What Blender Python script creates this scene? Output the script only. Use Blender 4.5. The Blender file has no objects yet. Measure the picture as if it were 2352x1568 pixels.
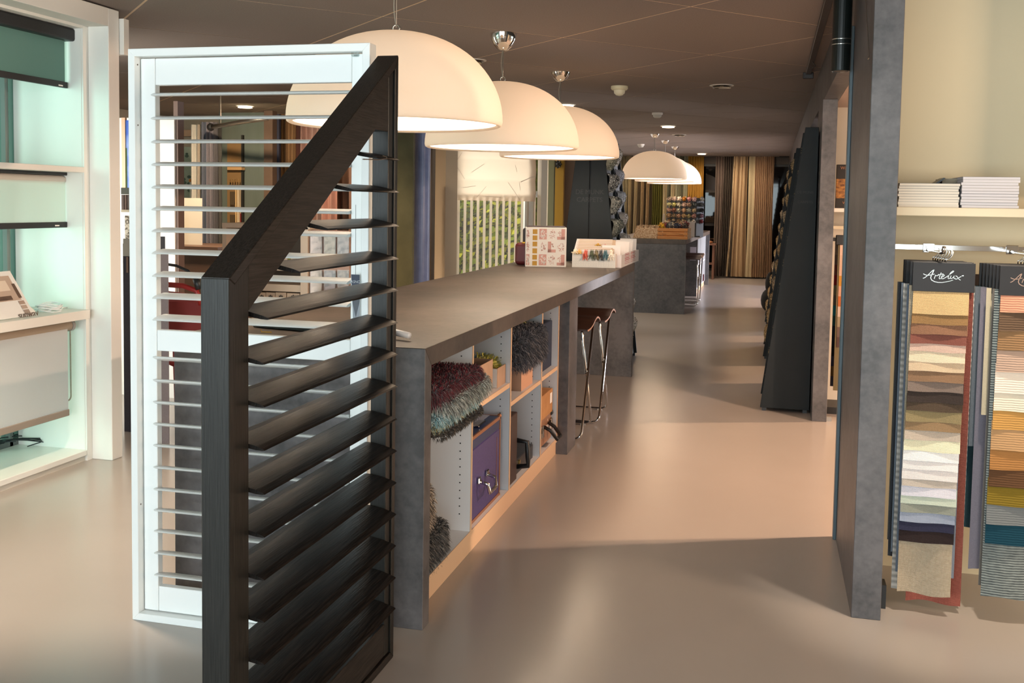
import bpy, math, random
from mathutils import Vector, Matrix
R = random.Random(7)
C = bpy.context.scene.collection
SC = bpy.context.scene
# ------------------------------------------------------------------ camera
HC, FPX, CY = 1.5, 2309.0, 613.0
yaw, pitch, roll = [math.radians(v) for v in (14.37, 3.64, -0.92)]
_s, _c, _sp, _cp = math.sin(yaw), math.cos(yaw), math.sin(pitch), math.cos(pitch)
F = Vector((-_s*_cp, _c*_cp, -_sp)); r0 = Vector((_c, _s, 0)); d0 = F.cross(r0)
RI = math.cos(roll)*r0 + math.sin(roll)*d0
DN = -math.sin(roll)*r0 + math.cos(roll)*d0
cd = bpy.data.cameras.new('camera'); cam = bpy.data.objects.new('camera', cd); C.objects.link(cam)
cam.matrix_world = Matrix(((RI.x, -DN.x, -F.x, 0), (RI.y, -DN.y, -F.y, 0), (RI.z, -DN.z, -F.z, HC), (0, 0, 0, 1)))
cd.sensor_width = 36; cd.lens = FPX/2352*36; cd.shift_y = -(784-CY)/2352; cd.clip_start = 0.05
cd.dof.use_dof = False
SC.camera = cam
def ray(x, y): return RI*((x-1176)/FPX) + DN*((y-CY)/FPX) + F
O = Vector((0, 0, HC))
def PY(x, y, Y): d = ray(x, y); return O + d*(Y/d.y)      # a point measured on the plane y = Y
def PX(x, y, X): d = ray(x, y); return O + d*(X/d.x)      # ... on x = X
def PZ(x, y, Z): d = ray(x, y); return O + d*((Z-HC)/d.z)  # ... on z = Z
# ------------------------------------------------------------------ world, lights, exposure
SC.view_settings.view_transform = 'Standard'; SC.view_settings.look = 'None'
SC.view_settings.gamma = 1; SC.view_settings.use_curve_mapping = False
SC.view_settings.exposure = 0.27
w = bpy.data.worlds.new('world'); SC.world = w; w.use_nodes = True
bg = w.node_tree.nodes['Background']; bg.inputs[0].default_value = (0.86, 0.97, 1.0, 1); bg.inputs[1].default_value = 1.6
def light(name, kind, loc, energy, col, target=None, size=None, size_y=None, spot=None, blend=.5, radius=None):
    L = bpy.data.lights.new(name, kind); L.energy = energy; L.color = col
    o = bpy.data.objects.new(name, L); C.objects.link(o); o.location = loc
    if target is not None:
        o.rotation_euler = (Vector(target)-Vector(loc)).to_track_quat('-Z', 'Y').to_euler()
    if kind == 'AREA':
        L.shape = 'RECTANGLE'; L.size = size; L.size_y = size_y or size
    if spot: L.spot_size = math.radians(spot); L.spot_blend = blend
    if radius is not None: L.shadow_soft_size = radius
    o['kind'] = 'helper'
    return o
SUN = light('sun', 'SUN', (8, 8, 5), 5.5, (1.0, 0.60, 0.38))
SUN.rotation_euler = Vector((-1.083, -0.40, -0.40)).to_track_quat('-Z', 'Y').to_euler(); SUN.data.angle = math.radians(1.2)
# daylight through the shop front behind the camera, the left window and the right-hand windows
light('daylight_front', 'AREA', (-1.3, -2.9, 1.45), 250, (0.82, 0.95, 1.0), (-1.2, 3.0, 1.1), 6.2, 2.3)
light('daylight_left', 'AREA', (-4.9, 2.9, 1.5), 42, (0.84, 1.0, 0.95), (-3.9, 4.9, 1.35), 1.6, 2.2)
light('daylight_front_right', 'AREA', (5.5, 1.7, 1.6), 190, (1.0, 0.74, 0.52), (0.0, 3.9, 0.0), 1.1, 1.6)
light('passage_spot', 'SPOT', (2.2, 5.57, 2.2), 350, (1.0, 0.66, 0.46), (-0.5, 5.6, 0.0), spot=120, blend=.6, radius=.035)
light('daylight_right_far', 'AREA', (5.5, 17.6, 1.5), 900, (0.95, 0.93, 1.0), (-1.0, 17.2, 0.2), 2.2, 1.9)
light('daylight_garden', 'AREA', (-5.2, 13.3, 2.4), 62, (1.0, 0.9, 0.8), (-3.3, 12.0, 1.5), 1.6, 1.6)
light('daylight_hedge', 'AREA', (-4.6, 12.9, 4.6), 190, (1.0, 0.88, 0.7), (-4.6, 15.4, 1.2), 2.5, 2.5)
# ------------------------------------------------------------------ helpers
def lin(c):
    if isinstance(c, str):
        c = c.lstrip('#'); c = [int(c[i:i+2], 16)/255 for i in (0, 2, 4)]
        c = [v/12.92 if v <= .04045 else ((v+.055)/1.055)**2.4 for v in c]
    return (c[0], c[1], c[2], 1)
MATS = {}
def mat(name, col, rough=.5, metal=0, col2=None, scale=8, stretch=(1, 1, 1), lo=.35, hi=.65, bump=0, bscale=None, spec=.5, detail=4, emit=None, estr=0, trans=0, coat=0, sheen=0):
    """plain / noisy procedural surface in object coordinates"""
    if name in MATS: return MATS[name]
    m = bpy.data.materials.new(name); m.use_nodes = True; MATS[name] = m
    nt = m.node_tree; N = nt.nodes; L = nt.links; b = N['Principled BSDF']
    b.inputs['Base Color'].default_value = lin(col); b.inputs['Roughness'].default_value = rough
    b.inputs['Metallic'].default_value = metal; b.inputs['Specular IOR Level'].default_value = spec
    b.inputs['Coat Weight'].default_value = coat; b.inputs['Sheen Weight'].default_value = sheen
    m.diffuse_color = lin(col)
    if emit: b.inputs['Emission Color'].default_value = lin(emit); b.inputs['Emission Strength'].default_value = estr
    if trans: b.inputs['Transmission Weight'].default_value = trans
    if col2 or bump:
        tc = N.new('ShaderNodeTexCoord'); mp = N.new('ShaderNodeMapping'); mp.inputs['Scale'].default_value = stretch
        L.new(tc.outputs['Object'], mp.inputs['Vector'])
        nz = N.new('ShaderNodeTexNoise'); nz.inputs['Scale'].default_value = scale; nz.inputs['Detail'].default_value = detail
        L.new(mp.outputs[0], nz.inputs['Vector'])
        if col2:
            cr = N.new('ShaderNodeValToRGB'); cr.color_ramp.elements[0].position = lo; cr.color_ramp.elements[1].position = hi
            cr.color_ramp.elements[0].color = lin(col); cr.color_ramp.elements[1].color = lin(col2)
            L.new(nz.outputs[0], cr.inputs[0]); L.new(cr.outputs[0], b.inputs['Base Color'])
        if bump:
            bz = nz
            if bscale:
                bz = N.new('ShaderNodeTexNoise'); bz.inputs['Scale'].default_value = bscale; L.new(mp.outputs[0], bz.inputs['Vector'])
            bp = N.new('ShaderNodeBump'); bp.inputs['Strength'].default_value = bump; bp.inputs['Distance'].default_value = .004
            L.new(bz.outputs[0], bp.inputs['Height']); L.new(bp.outputs[0], b.inputs['Normal'])
    return m
def concrete(name, a, b_, rough=.42):
    if name in MATS: return MATS[name]
    m = mat(name, a, rough); nt = m.node_tree; N = nt.nodes; L = nt.links; b = N['Principled BSDF']
    tc = N.new('ShaderNodeTexCoord')
    n1 = N.new('ShaderNodeTexNoise'); n1.inputs['Scale'].default_value = 3.2; n1.inputs['Detail'].default_value = 8; n1.inputs['Roughness'].default_value = .65
    n2 = N.new('ShaderNodeTexNoise'); n2.inputs['Scale'].default_value = 38; n2.inputs['Detail'].default_value = 3
    mx = N.new('ShaderNodeMath'); mx.operation = 'MULTIPLY_ADD'; mx.inputs[1].default_value = .35
    L.new(tc.outputs['Object'], n1.inputs['Vector']); L.new(tc.outputs['Object'], n2.inputs['Vector'])
    L.new(n2.outputs[0], mx.inputs[0]); L.new(n1.outputs[0], mx.inputs[2])
    cr = N.new('ShaderNodeValToRGB'); cr.color_ramp.elements[0].position = .52; cr.color_ramp.elements[1].position = .84
    cr.color_ramp.elements[0].color = lin(a); cr.color_ramp.elements[1].color = lin(b_)
    L.new(mx.outputs[0], cr.inputs[0]); L.new(cr.outputs[0], b.inputs['Base Color'])
    bp = N.new('ShaderNodeBump'); bp.inputs['Strength'].default_value = .12; bp.inputs['Distance'].default_value = .003
    L.new(n2.outputs[0], bp.inputs['Height']); L.new(bp.outputs[0], b.inputs['Normal'])
    return m
def weave(name, a, b_, scale=260, bump=.5, rough=.9, alpha=1.0):
    """woven cloth: two crossed wave textures"""
    if name in MATS: return MATS[name]
    m = mat(name, a, rough, spec=.2); nt = m.node_tree; N = nt.nodes; L = nt.links; b = N['Principled BSDF']
    tc = N.new('ShaderNodeTexCoord'); outs = []
    nz = N.new('ShaderNodeTexNoise'); nz.inputs['Scale'].default_value = scale*1.3; L.new(tc.outputs['Object'], nz.inputs['Vector'])
    for ax in (('X', 'Z') if scale > 40 else ('Z', 'Z')):
        wv = N.new('ShaderNodeTexWave'); wv.bands_direction = ax; wv.inputs['Scale'].default_value = scale; wv.inputs['Distortion'].default_value = 1.5
        L.new(tc.outputs['Object'], wv.inputs['Vector']); outs.append(wv)
    ad = N.new('ShaderNodeMath'); ad.operation = 'ADD'; L.new(outs[0].outputs['Fac'], ad.inputs[0]); L.new(outs[1].outputs['Fac'], ad.inputs[1])
    a2 = N.new('ShaderNodeMath'); a2.operation = 'MULTIPLY_ADD'; a2.inputs[1].default_value = .25
    nm = N.new('ShaderNodeMath'); nm.operation = 'MULTIPLY'; nm.inputs[1].default_value = .45; L.new(nz.outputs[0], nm.inputs[0])
    L.new(ad.outputs[0], a2.inputs[0]); L.new(nm.outputs[0], a2.inputs[2])
    cr = N.new('ShaderNodeValToRGB'); cr.color_ramp.elements[0].position = .18; cr.color_ramp.elements[1].position = .72
    cr.color_ramp.elements[0].color = lin(a); cr.color_ramp.elements[1].color = lin(b_)
    L.new(a2.outputs[0], cr.inputs[0]); L.new(cr.outputs[0], b.inputs['Base Color'])
    bp = N.new('ShaderNodeBump'); bp.inputs['Strength'].default_value = bump; bp.inputs['Distance'].default_value = .002
    L.new(ad.outputs[0], bp.inputs['Height']); L.new(bp.outputs[0], b.inputs['Normal'])
    if alpha < 1: b.inputs['Alpha'].default_value = alpha
    return m
def glass(name, tint=(1, 1, 1), fac=.12, rough=.02):
    if name in MATS: return MATS[name]
    m = bpy.data.materials.new(name); m.use_nodes = True; MATS[name] = m; nt = m.node_tree; N = nt.nodes; L = nt.links
    N.remove(N['Principled BSDF']); out = N['Material Output']
    t = N.new('ShaderNodeBsdfTransparent'); t.inputs[0].default_value = (*tint, 1)
    g = N.new('ShaderNodeBsdfGlossy'); g.inputs['Roughness'].default_value = rough
    mx = N.new('ShaderNodeMixShader'); mx.inputs[0].default_value = fac
    L.new(t.outputs[0], mx.inputs[1]); L.new(g.outputs[0], mx.inputs[2]); L.new(mx.outputs[0], out.inputs[0])
    return m
def sheer(name, col, tr=.5, col_t=None, thin=0.0):
    """translucent cloth / opal plastic: diffuse + translucent (+ a little see-through)"""
    if name in MATS: return MATS[name]
    m = bpy.data.materials.new(name); m.use_nodes = True; MATS[name] = m; nt = m.node_tree; N = nt.nodes; L = nt.links
    N.remove(N['Principled BSDF']); out = N['Material Output']
    d = N.new('ShaderNodeBsdfDiffuse'); d.inputs[0].default_value = lin(col)
    t = N.new('ShaderNodeBsdfTranslucent'); t.inputs[0].default_value = lin(col_t or col)
    mx = N.new('ShaderNodeMixShader'); mx.inputs[0].default_value = tr
    L.new(d.outputs[0], mx.inputs[1]); L.new(t.outputs[0], mx.inputs[2]); last = mx
    if thin:
        tp = N.new('ShaderNodeBsdfTransparent'); m2 = N.new('ShaderNodeMixShader'); m2.inputs[0].default_value = thin
        L.new(mx.outputs[0], m2.inputs[1]); L.new(tp.outputs[0], m2.inputs[2]); last = m2
    L.new(last.outputs[0], out.inputs[0]); return m

class MB:
    def __init__(s): s.v = []; s.f = []; s.m = []; s.mi = 0
    def add(s, vs, fs):
        n = len(s.v); s.v += [tuple(q) for q in vs]; s.f += [tuple(i+n for i in f) for f in fs]; s.m += [s.mi]*len(fs); return s
    def box(s, x0, x1, y0, y1, z0, z1):
        vs = [(x, y, z) for z in (z0, z1) for y in (y0, y1) for x in (x0, x1)]
        return s.add(vs, [(0, 2, 3, 1), (4, 5, 7, 6), (0, 1, 5, 4), (2, 6, 7, 3), (0, 4, 6, 2), (1, 3, 7, 5)])
    def prism(s, poly, d):
        """closed polygon (3-D points) swept along vector d"""
        n = len(poly); P = [Vector(p) for p in poly]; d = Vector(d)
        fs = [tuple(range(n-1, -1, -1)), tuple(range(n, 2*n))]
        fs += [(i, (i+1) % n, n+(i+1) % n, n+i) for i in range(n)]
        nrm = Vector((0, 0, 0))
        for i in range(n): nrm += P[i].cross(P[(i+1) % n])
        if nrm.dot(d) < 0: fs = [tuple(reversed(f)) for f in fs]
        return s.add(P+[p+d for p in P], fs)
    def tube(s, pts, r, n=8, closed=False):
        P = [Vector(p) for p in pts]; k = len(P); vs = []; up = None
        for i in range(k):
            a = P[i-1] if (i > 0 or closed) else P[i]; b = P[(i+1) % k] if (i < k-1 or closed) else P[i]
            t = (b-a).normalized()
            if up is None: up = t.orthogonal().normalized()
            up = (up-t*up.dot(t)); up = up.normalized() if up.length > 1e-6 else t.orthogonal().normalized()
            sd = t.cross(up); rr = r[i] if isinstance(r, (list, tuple)) else r
            vs += [P[i]+(up*math.cos(2*math.pi*j/n)+sd*math.sin(2*math.pi*j/n))*rr for j in range(n)]
        fs = [(i*n+j, i*n+(j+1) % n, ((i+1) % k)*n+(j+1) % n, ((i+1) % k)*n+j) for i in range(k if closed else k-1) for j in range(n)]
        if not closed: fs += [tuple(range(n-1, -1, -1)), tuple(range((k-1)*n, k*n))]
        return s.add(vs, fs)
    def lathe(s, prof, c, n=32, cap=False):
        """profile of (radius, z) about a vertical axis at c"""
        vs = [(c[0]+q*math.cos(2*math.pi*j/n), c[1]+q*math.sin(2*math.pi*j/n), c[2]+z) for q, z in prof for j in range(n)]
        k = len(prof); fs = [(i*n+j, i*n+(j+1) % n, (i+1)*n+(j+1) % n, (i+1)*n+j) for i in range(k-1) for j in range(n)]
        if cap: fs += [tuple(range(n-1, -1, -1)), tuple(range((k-1)*n, k*n))]
        return s.add(vs, fs)
    def grid(s, fn, nu, nv):
        vs = [fn(i/nu, j/nv) for j in range(nv+1) for i in range(nu+1)]
        return s.add(vs, [(j*(nu+1)+i, j*(nu+1)+i+1, (j+1)*(nu+1)+i+1, (j+1)*(nu+1)+i) for j in range(nv) for i in range(nu)])
    def sphere(s, c, r, n=12, m=8, sq=(1, 1, 1)):
        vs = []; fs = []
        for i in range(m+1):
            th = math.pi*i/m
            vs += [(c[0]+r*sq[0]*math.sin(th)*math.cos(2*math.pi*j/n), c[1]+r*sq[1]*math.sin(th)*math.sin(2*math.pi*j/n), c[2]+r*sq[2]*math.cos(th)) for j in range(n)]
        fs = [(i*n+j, (i+1)*n+j, (i+1)*n+(j+1) % n, i*n+(j+1) % n) for i in range(m) for j in range(n)]
        return s.add(vs, fs)
    def ribbon(s, pts, wd, nrm, close=False):
        """flat stroke of width wd in the plane with normal nrm"""
        P = [Vector(p) for p in pts]; nrm = Vector(nrm); k = len(P); vs = []
        for i in range(k):
            t = (P[min(i+1, k-1)]-P[max(i-1, 0)]).normalized(); sd = t.cross(nrm).normalized()*(wd[i] if isinstance(wd, list) else wd)/2
            vs += [P[i]+sd, P[i]-sd]
        return s.add(vs, [(2*i, 2*i+1, 2*i+3, 2*i+2) for i in range(k-1)])
def wloc(o):
    v = Vector((0, 0, 0))
    while o is not None: v += o.location; o = o.parent
    return v
def obj(name, mb, m, parent=None, bevel=0, smooth=False, label=None, cat=None, group=None, kind=None, seg=1):
    """links the builder's geometry (world coordinates) as ONE mesh object"""
    if parent is None and kind != 'structure':
        xs, ys, zs = zip(*mb.v); off = Vector(((min(xs)+max(xs))/2, (min(ys)+max(ys))/2, min(zs)))
    else: off = wloc(parent) if parent is not None else Vector((0, 0, 0))
    me = bpy.data.meshes.new(name); me.from_pydata([(a-off.x, b-off.y, c-off.z) for a, b, c in mb.v], [], mb.f)
    ms = m if isinstance(m, (list, tuple)) else [m]
    for q in ms: me.materials.append(q)
    if len(ms) > 1: me.polygons.foreach_set('material_index', mb.m)
    if smooth: me.polygons.foreach_set('use_smooth', [True]*len(me.polygons))
    me.update()
    o = bpy.data.objects.new(name, me); C.objects.link(o)
    if parent is not None: o.parent = parent
    else: o.location = off
    if bevel:
        b = o.modifiers.new('bevel', 'BEVEL'); b.width = bevel; b.segments = seg; b.limit_method = 'ANGLE'; b.angle_limit = math.radians(40)
    return tag(o, label, cat, group, kind)
def tag(o, label=None, cat=None, group=None, kind=None):
    if label: o['label'] = label
    if cat: o['category'] = cat
    if group: o['group'] = group
    if kind: o['kind'] = kind
    return o
def thing(name, loc, label, cat, group=None, kind=None):
    o = bpy.data.objects.new(name, None); C.objects.link(o); o.location = loc; o.empty_display_size = .1
    return tag(o, label, cat, group, kind)
def bx(*a): return MB().box(*a)
def dup(root, delta, label=None, group=None):
    def cp(o, par):
        c = o.copy(); C.objects.link(c)
        if par is not None: c.parent = par
        for ch in list(o.children): cp(ch, c)
        return c
    r = cp(root, None); r.location = root.location + Vector(delta)
    if label: r['label'] = label
    if group: r['group'] = group
    return r
def text(name, s, loc, size, m, parent, rot=(math.pi/2, 0, 0), align='CENTER', ext=.0008, off=0):
    cu = bpy.data.curves.new(name, 'FONT'); cu.body = s; cu.size = size; cu.align_x = align; cu.align_y = 'CENTER'; cu.extrude = ext; cu.offset = off
    tmp = bpy.data.objects.new('tmp', cu); me = bpy.data.meshes.new_from_object(tmp); me.name = name
    bpy.data.objects.remove(tmp); bpy.data.curves.remove(cu); me.materials.clear(); me.materials.append(m)
    o = bpy.data.objects.new(name, me); C.objects.link(o); o.parent = parent
    o.location = Vector(loc)-wloc(parent); o.rotation_euler = rot; return o
def strands(mb, pts, length, wd, jit=.5, grav=.25, nm=1, rnd=R):
    """shaggy pile: one bent two-quad blade per (point, normal)"""
    for p, n in pts:
        p = Vector(p); n = Vector(n)
        d = (n + Vector((rnd.uniform(-1, 1), rnd.uniform(-1, 1), rnd.uniform(-1, 1)))*jit).normalized()
        L = length*rnd.uniform(.6, 1.15); sd = d.orthogonal().normalized()
        a = rnd.uniform(0, 6.28); sd = (sd*math.cos(a)+d.cross(sd)*math.sin(a))*wd/2
        m1 = p+d*L*.55; e = p+d*L*.95-Vector((0, 0, grav*L)); mb.mi = rnd.randrange(nm)
        mb.add([p-sd, p+sd, m1+sd*.8, m1-sd*.8, e], [(0, 1, 2, 3), (3, 2, 4)])
ORD = ['first', 'second', 'third', 'fourth', 'fifth', 'sixth', 'seventh', 'eighth', 'ninth', 'tenth', 'eleventh', 'twelfth', 'thirteenth', 'fourteenth', 'fifteenth', 'sixteenth', 'seventeenth', 'eighteenth', 'nineteenth', 'twentieth']
# ------------------------------------------------------------------ shared materials
WHITE = mat('white lacquer', '#eceae4', .32)
WHITEM = mat('matt white paint', '#e6e2da', .6)
OFFW = mat('off white board', '#dcd6ca', .5)
CONC = concrete('dark concrete laminate', '#424041', '#656162')
CONCT = concrete('concrete worktop laminate', '#3f3731', '#574c44', .46)
FLOORM = mat('cast resin floor', '#a59b93', .23, col2='#a99f97', scale=1.1, detail=3)
BLACKM = mat('black powder coat', '#1c1c1d', .45)
CHAR = mat('charcoal lacquer', '#2c3034', .42)
CHROME = mat('polished chrome', '#d8d6d2', .08, 1)
STEEL = mat('brushed steel', '#b4b0aa', .28, 1)
EBONY = mat('ebony stained wood', '#15120f', .36, spec=.3, col2='#2a2420', scale=18, stretch=(14, .6, 14), bump=.12, lo=.4, hi=.62)
BLADE = mat('ebony stained louvre wood', '#120f0d', .4, spec=.22, col2='#26201c', scale=10, stretch=(1.2, 22, 6), bump=.2, lo=.42, hi=.6)
EBONYV = mat('ebony stained upright', '#14120f', .36, spec=.3, col2='#23211d', scale=12, stretch=(24, 24, .8), bump=.1, lo=.35, hi=.7)
BEECH = mat('light edge band', '#d9b694', .45)
PAPER = mat('white paper', '#e9e6e2', .8)
CARD = mat('brown cardboard', '#a9794b', .8, col2='#b78757', scale=14)
# ------------------------------------------------------------------ setting
CEIL, BACKY, LX, RX = 2.55, 21.9, -7.6, 5.6
NY, NX = 11.6, -3.45      # the room narrows behind the garden window
obj('floor', bx(LX-.2, RX+.2, -3.3, NY+.1, -.12, 0).box(NX-.1, RX+.2, NY+.1, BACKY+.2, -.12, 0), FLOORM, kind='structure')
TILEM = mat('acoustic ceiling tile', '#7f736c', .92, col2='#877b74', scale=120)
GRIDM = mat('ceiling tile joint', '#d9bd9c', .7)  # pale tan stands in for warm light caught on the tile edges
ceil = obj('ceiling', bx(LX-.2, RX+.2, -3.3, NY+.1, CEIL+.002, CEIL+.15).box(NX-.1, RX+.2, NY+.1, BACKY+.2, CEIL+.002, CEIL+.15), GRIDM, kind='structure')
def clip(poly, ax, lim, sign):
    out = []
    for i in range(len(poly)):
        a, b = poly[i-1], poly[i]; da, db = sign*(a[ax]-lim), sign*(b[ax]-lim)
        if (da <= 0) != (db <= 0):
            t = da/(da-db); out.append((a[0]+(b[0]-a[0])*t, a[1]+(b[1]-a[1])*t))
        if db <= 0: out.append(b)
    return out
rest = MB(); D = .872; g = .011
for i in range(-14, 30):
    for j in range(-30, 30):
        if (i+j) % 2: continue
        cx, cy = -.445+i*D, 8.072+j*D
        if not (LX-1 < cx < RX+1 and -4 < cy < BACKY+1): continue
        e = D-g
        for qa, qb, ra, rb in ((LX, RX, -3.2, NY), (NX, RX, NY+g, BACKY)):
            p = [(cx+e, cy), (cx, cy+e), (cx-e, cy), (cx, cy-e)]
            for ax, lim, sg in ((0, qa, -1), (0, qb, 1), (1, ra, -1), (1, rb, 1)): p = clip(p, ax, lim, sg) if len(p) > 2 else p
            if len(p) < 3: continue
            m = MB().prism([(x, y, CEIL) for x, y in p], (0, 0, .0018))
            vis = cy > 2.0 and cx > -.62*cy-2.0 and cx < 1.2+.06*cy
            if vis: obj('ceiling_tile', m, TILEM, ceil)
            else: rest.add(m.v, m.f)
obj('outlying_ceiling_tiles', rest, TILEM, ceil, kind='stuff')
WALLM = mat('wall paint warm white', '#cfc6b8', .8)
DARKW = mat('wall paint taupe', '#5d534b', .8)
def wall(name, x0, x1, y0, y1, holes, m, axis):
    """wall slab with rectangular openings; holes along the long axis as (a0, a1, z0, z1)"""
    mb = MB(); a, b = (y0, y1) if axis == 'y' else (x0, x1)
    def seg(p, q, z0, z1):
        if q-p > 1e-3 and z1-z0 > 1e-3:
            mb.box(x0, x1, p, q, z0, z1) if axis == 'y' else mb.box(p, q, y0, y1, z0, z1)
    cur = a
    for h in sorted(holes):
        seg(cur, h[0], 0, CEIL+.03); seg(h[0], h[1], 0, h[2]); seg(h[0], h[1], h[3], CEIL+.03); cur = h[1]
    seg(cur, b, 0, CEIL+.03)
    return obj(name, mb, m, kind='structure')
GLZ = glass('clear window glass', (.97, 1, .99), .06)
FRAMEG = mat('dark window frame', '#23211f', .5)
def window(n, fixed, a0, a1, z0, z1, axis, mull=1, gl=None, fm=None):
    """glazed frame in a wall opening: frame bars and one pane each"""
    fm = fm or FRAMEG; t = .05; mb = MB(); w0 = thing('window_%d' % n, (fixed, (a0+a1)/2, z0) if axis == 'y' else ((a0+a1)/2, fixed, z0), None, None, kind='structure')
    def b(p, q, za, zb, th=.03): mb.box(fixed-th, fixed+th, p, q, za, zb) if axis == 'y' else mb.box(p, q, fixed-th, fixed+th, za, zb)
    b(a0, a1, z0, z0+t); b(a0, a1, z1-t, z1); st = (a1-a0)/mull
    for k in range(mull+1): p = min(max(a0+k*st-t/2, a0), a1-t); b(p, p+t, z0+t, z1-t)
    obj('window_frame', mb, fm, w0)
    for k in range(mull):
        mb = MB(); b(a0+k*st+t/2, a0+(k+1)*st-t/2, z0+t, z1-t, .004); obj('pane', mb, gl or GLZ, w0)
    return w0
wall('wall_right', RX, RX+.15, -3.2, BACKY, [(0.6, 2.8, .3, 2.35), (6.2, 9.6, .1, 2.45), (10.6, 14.2, .1, 2.3), (16.2, 19.2, .1, 2.3)], WALLM, 'y')
window(1, RX+.07, .6, 2.8, .3, 2.35, 'y', 2); window(2, RX+.07, 6.2, 9.6, .1, 2.45, 'y', 1); window(3, RX+.07, 10.6, 14.2, .1, 2.3, 'y', 2); window(4, RX+.07, 16.2, 19.2, .1, 2.3, 'y', 2)
wall('wall_front', LX, RX, -3.2, -3.05, [(-5.4, 1.2, .05, 2.45)], WALLM, 'x')
window(5, -3.12, -5.4, 1.2, .05, 2.45, 'x', 4)
wall('wall_left', LX-.15, LX, -3.2, NY, [], WALLM, 'y')
mbw = MB().prism([(-2.92, 13.75, 0), (-3.25, 17.2, 0), (-3.25, BACKY, 0), (-3.40, BACKY, 0), (-3.40, 17.2, 0), (-3.07, 13.75, 0)], (0, 0, CEIL))
obj('wall_left_rear', mbw, WALLM, kind='structure')
wall('wall_back_left', LX, -3.78, NY-.02, NY+.1, [], mat('wall paint greige', '#a89a88', .8), 'x')
DUSKGL = glass('dusk tinted glass', (.03, .021, .017), .04)  # near-black tint darkens the bright sky outside into dusk
wx = [PY(x, 480, BACKY).x for x in (1612, 1642, 1786, 1822)]
wall('wall_back', NX, RX, BACKY, BACKY+.15, [(wx[0]-.1, wx[1]+.5, .12, 2.4), (wx[2]-.3, wx[3]+.1, .12, 2.4)], DARKW, 'x')
window(6, BACKY+.07, wx[0]-.1, wx[1]+.5, .12, 2.4, 'x', 1, DUSKGL); window(7, BACKY+.07, wx[2]-.3, wx[3]+.1, .12, 2.4, 'x', 1, DUSKGL)
# outside the back windows: lawn, terrace and a tree at dusk
GRASS = mat('lawn', '#7d8a3c', .95, col2='#98a04a', scale=3)
tag(obj('lawn', bx(-12, 10, BACKY+4.5, BACKY+30, -.35, -.25), GRASS), 'strip of lawn seen through the far window gap', 'lawn', kind='stuff')
obj('terrace_ground', bx(-12, 10, BACKY+.16, BACKY+4.5, -.35, -.2), mat('terrace paving', '#a98c7c', .8), kind='structure')
def tree(loc, h, rr, lab, n=900, seed=3):
    rnd = random.Random(seed); t = thing('tree', loc, lab, 'tree')
    mb = MB().tube([(loc[0], loc[1], loc[2]), (loc[0]+.05, loc[1], loc[2]+h*.35), (loc[0]-.05, loc[1], loc[2]+h*.7)], [.14, .11, .05]); obj('trunk', mb, mat('bark', '#4d4034', .9), t)
    mb = MB()
    for k in range(n):
        u = Vector((rnd.gauss(0, 1), rnd.gauss(0, 1), rnd.gauss(0, 1))).normalized()*rr*rnd.uniform(.45, 1); c = Vector(loc)+Vector((0, 0, h*.62))+Vector((u.x, u.y, u.z*.8))
        d = Vector((rnd.gauss(0, 1), rnd.gauss(0, 1), rnd.gauss(0, 1))).normalized(); e = d.orthogonal().normalized()*.09; d = d*.15
        mb.add([c-e, c+e, c+e+d, c-e+d], [(0, 1, 2, 3)])
    obj('foliage', mb, mat('tree leaves', '#5c6234', .8), t, kind='stuff')
q = PY(1612, 480, 31); tree((q.x, 31, -.25), 3.6, 1.25, 'bushy tree on the lawn outside the far window gap')

# ------------------------------------------------------------------ left: white window display bay with blinds
FX = -3.72; Y1 = 4.905
bay = thing('display_bay', (FX, 4.2, 0), 'white window display bay holding three roller blinds', 'display')
zt = PX(281, 28, -3.588).z
def pz(x, y, X): return PX(x, y, X).z
mb = MB().box(FX, -3.588, Y1, 5.0, 0, zt); obj('side_cheek', mb, WHITE, bay, .003)
obj('reveal_panel', bx(-4.18, FX-.0125, 4.861, 5.0, 0, zt), WHITE, bay)
obj('header', bx(FX, -3.588, 1.6, Y1, zt-.10, zt), WHITEM, bay, .002)
obj('header_soffit', bx(-4.18, FX, 1.6, 4.86, zt-.115, zt), WHITEM, bay)
obj('front_stile', bx(FX-.012, FX-.0005, PX(197, 700, FX).y, 5.0, .0, zt-.1), WHITE, bay)
zr = pz(150, 381, FX), pz(150, 394, FX)
obj('middle_rail', bx(-4.17, FX+.004, 1.6, 4.86, zr[1], zr[0]), WHITEM, bay, .002)
zs = pz(100, 726, FX+.02), pz(100, 748, FX+.02)
obj('display_shelf', bx(-4.17, FX+.03, 1.6, 4.86, zs[1], zs[0]), WHITEM, bay, .002)
zb = pz(206, 1031, FX)
obj('sill', bx(-4.18, FX, 1.6, 4.86, zb-.03, zb), WHITE, bay, .002)
obj('plinth', bx(FX-.04, FX-.015, 1.6, 4.86, 0, zb-.03), OFFW, bay)
obj('rear_upstand', bx(-4.178, -4.16, 1.6, 4.86, 0, zb-.03), OFFW, bay)
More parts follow.
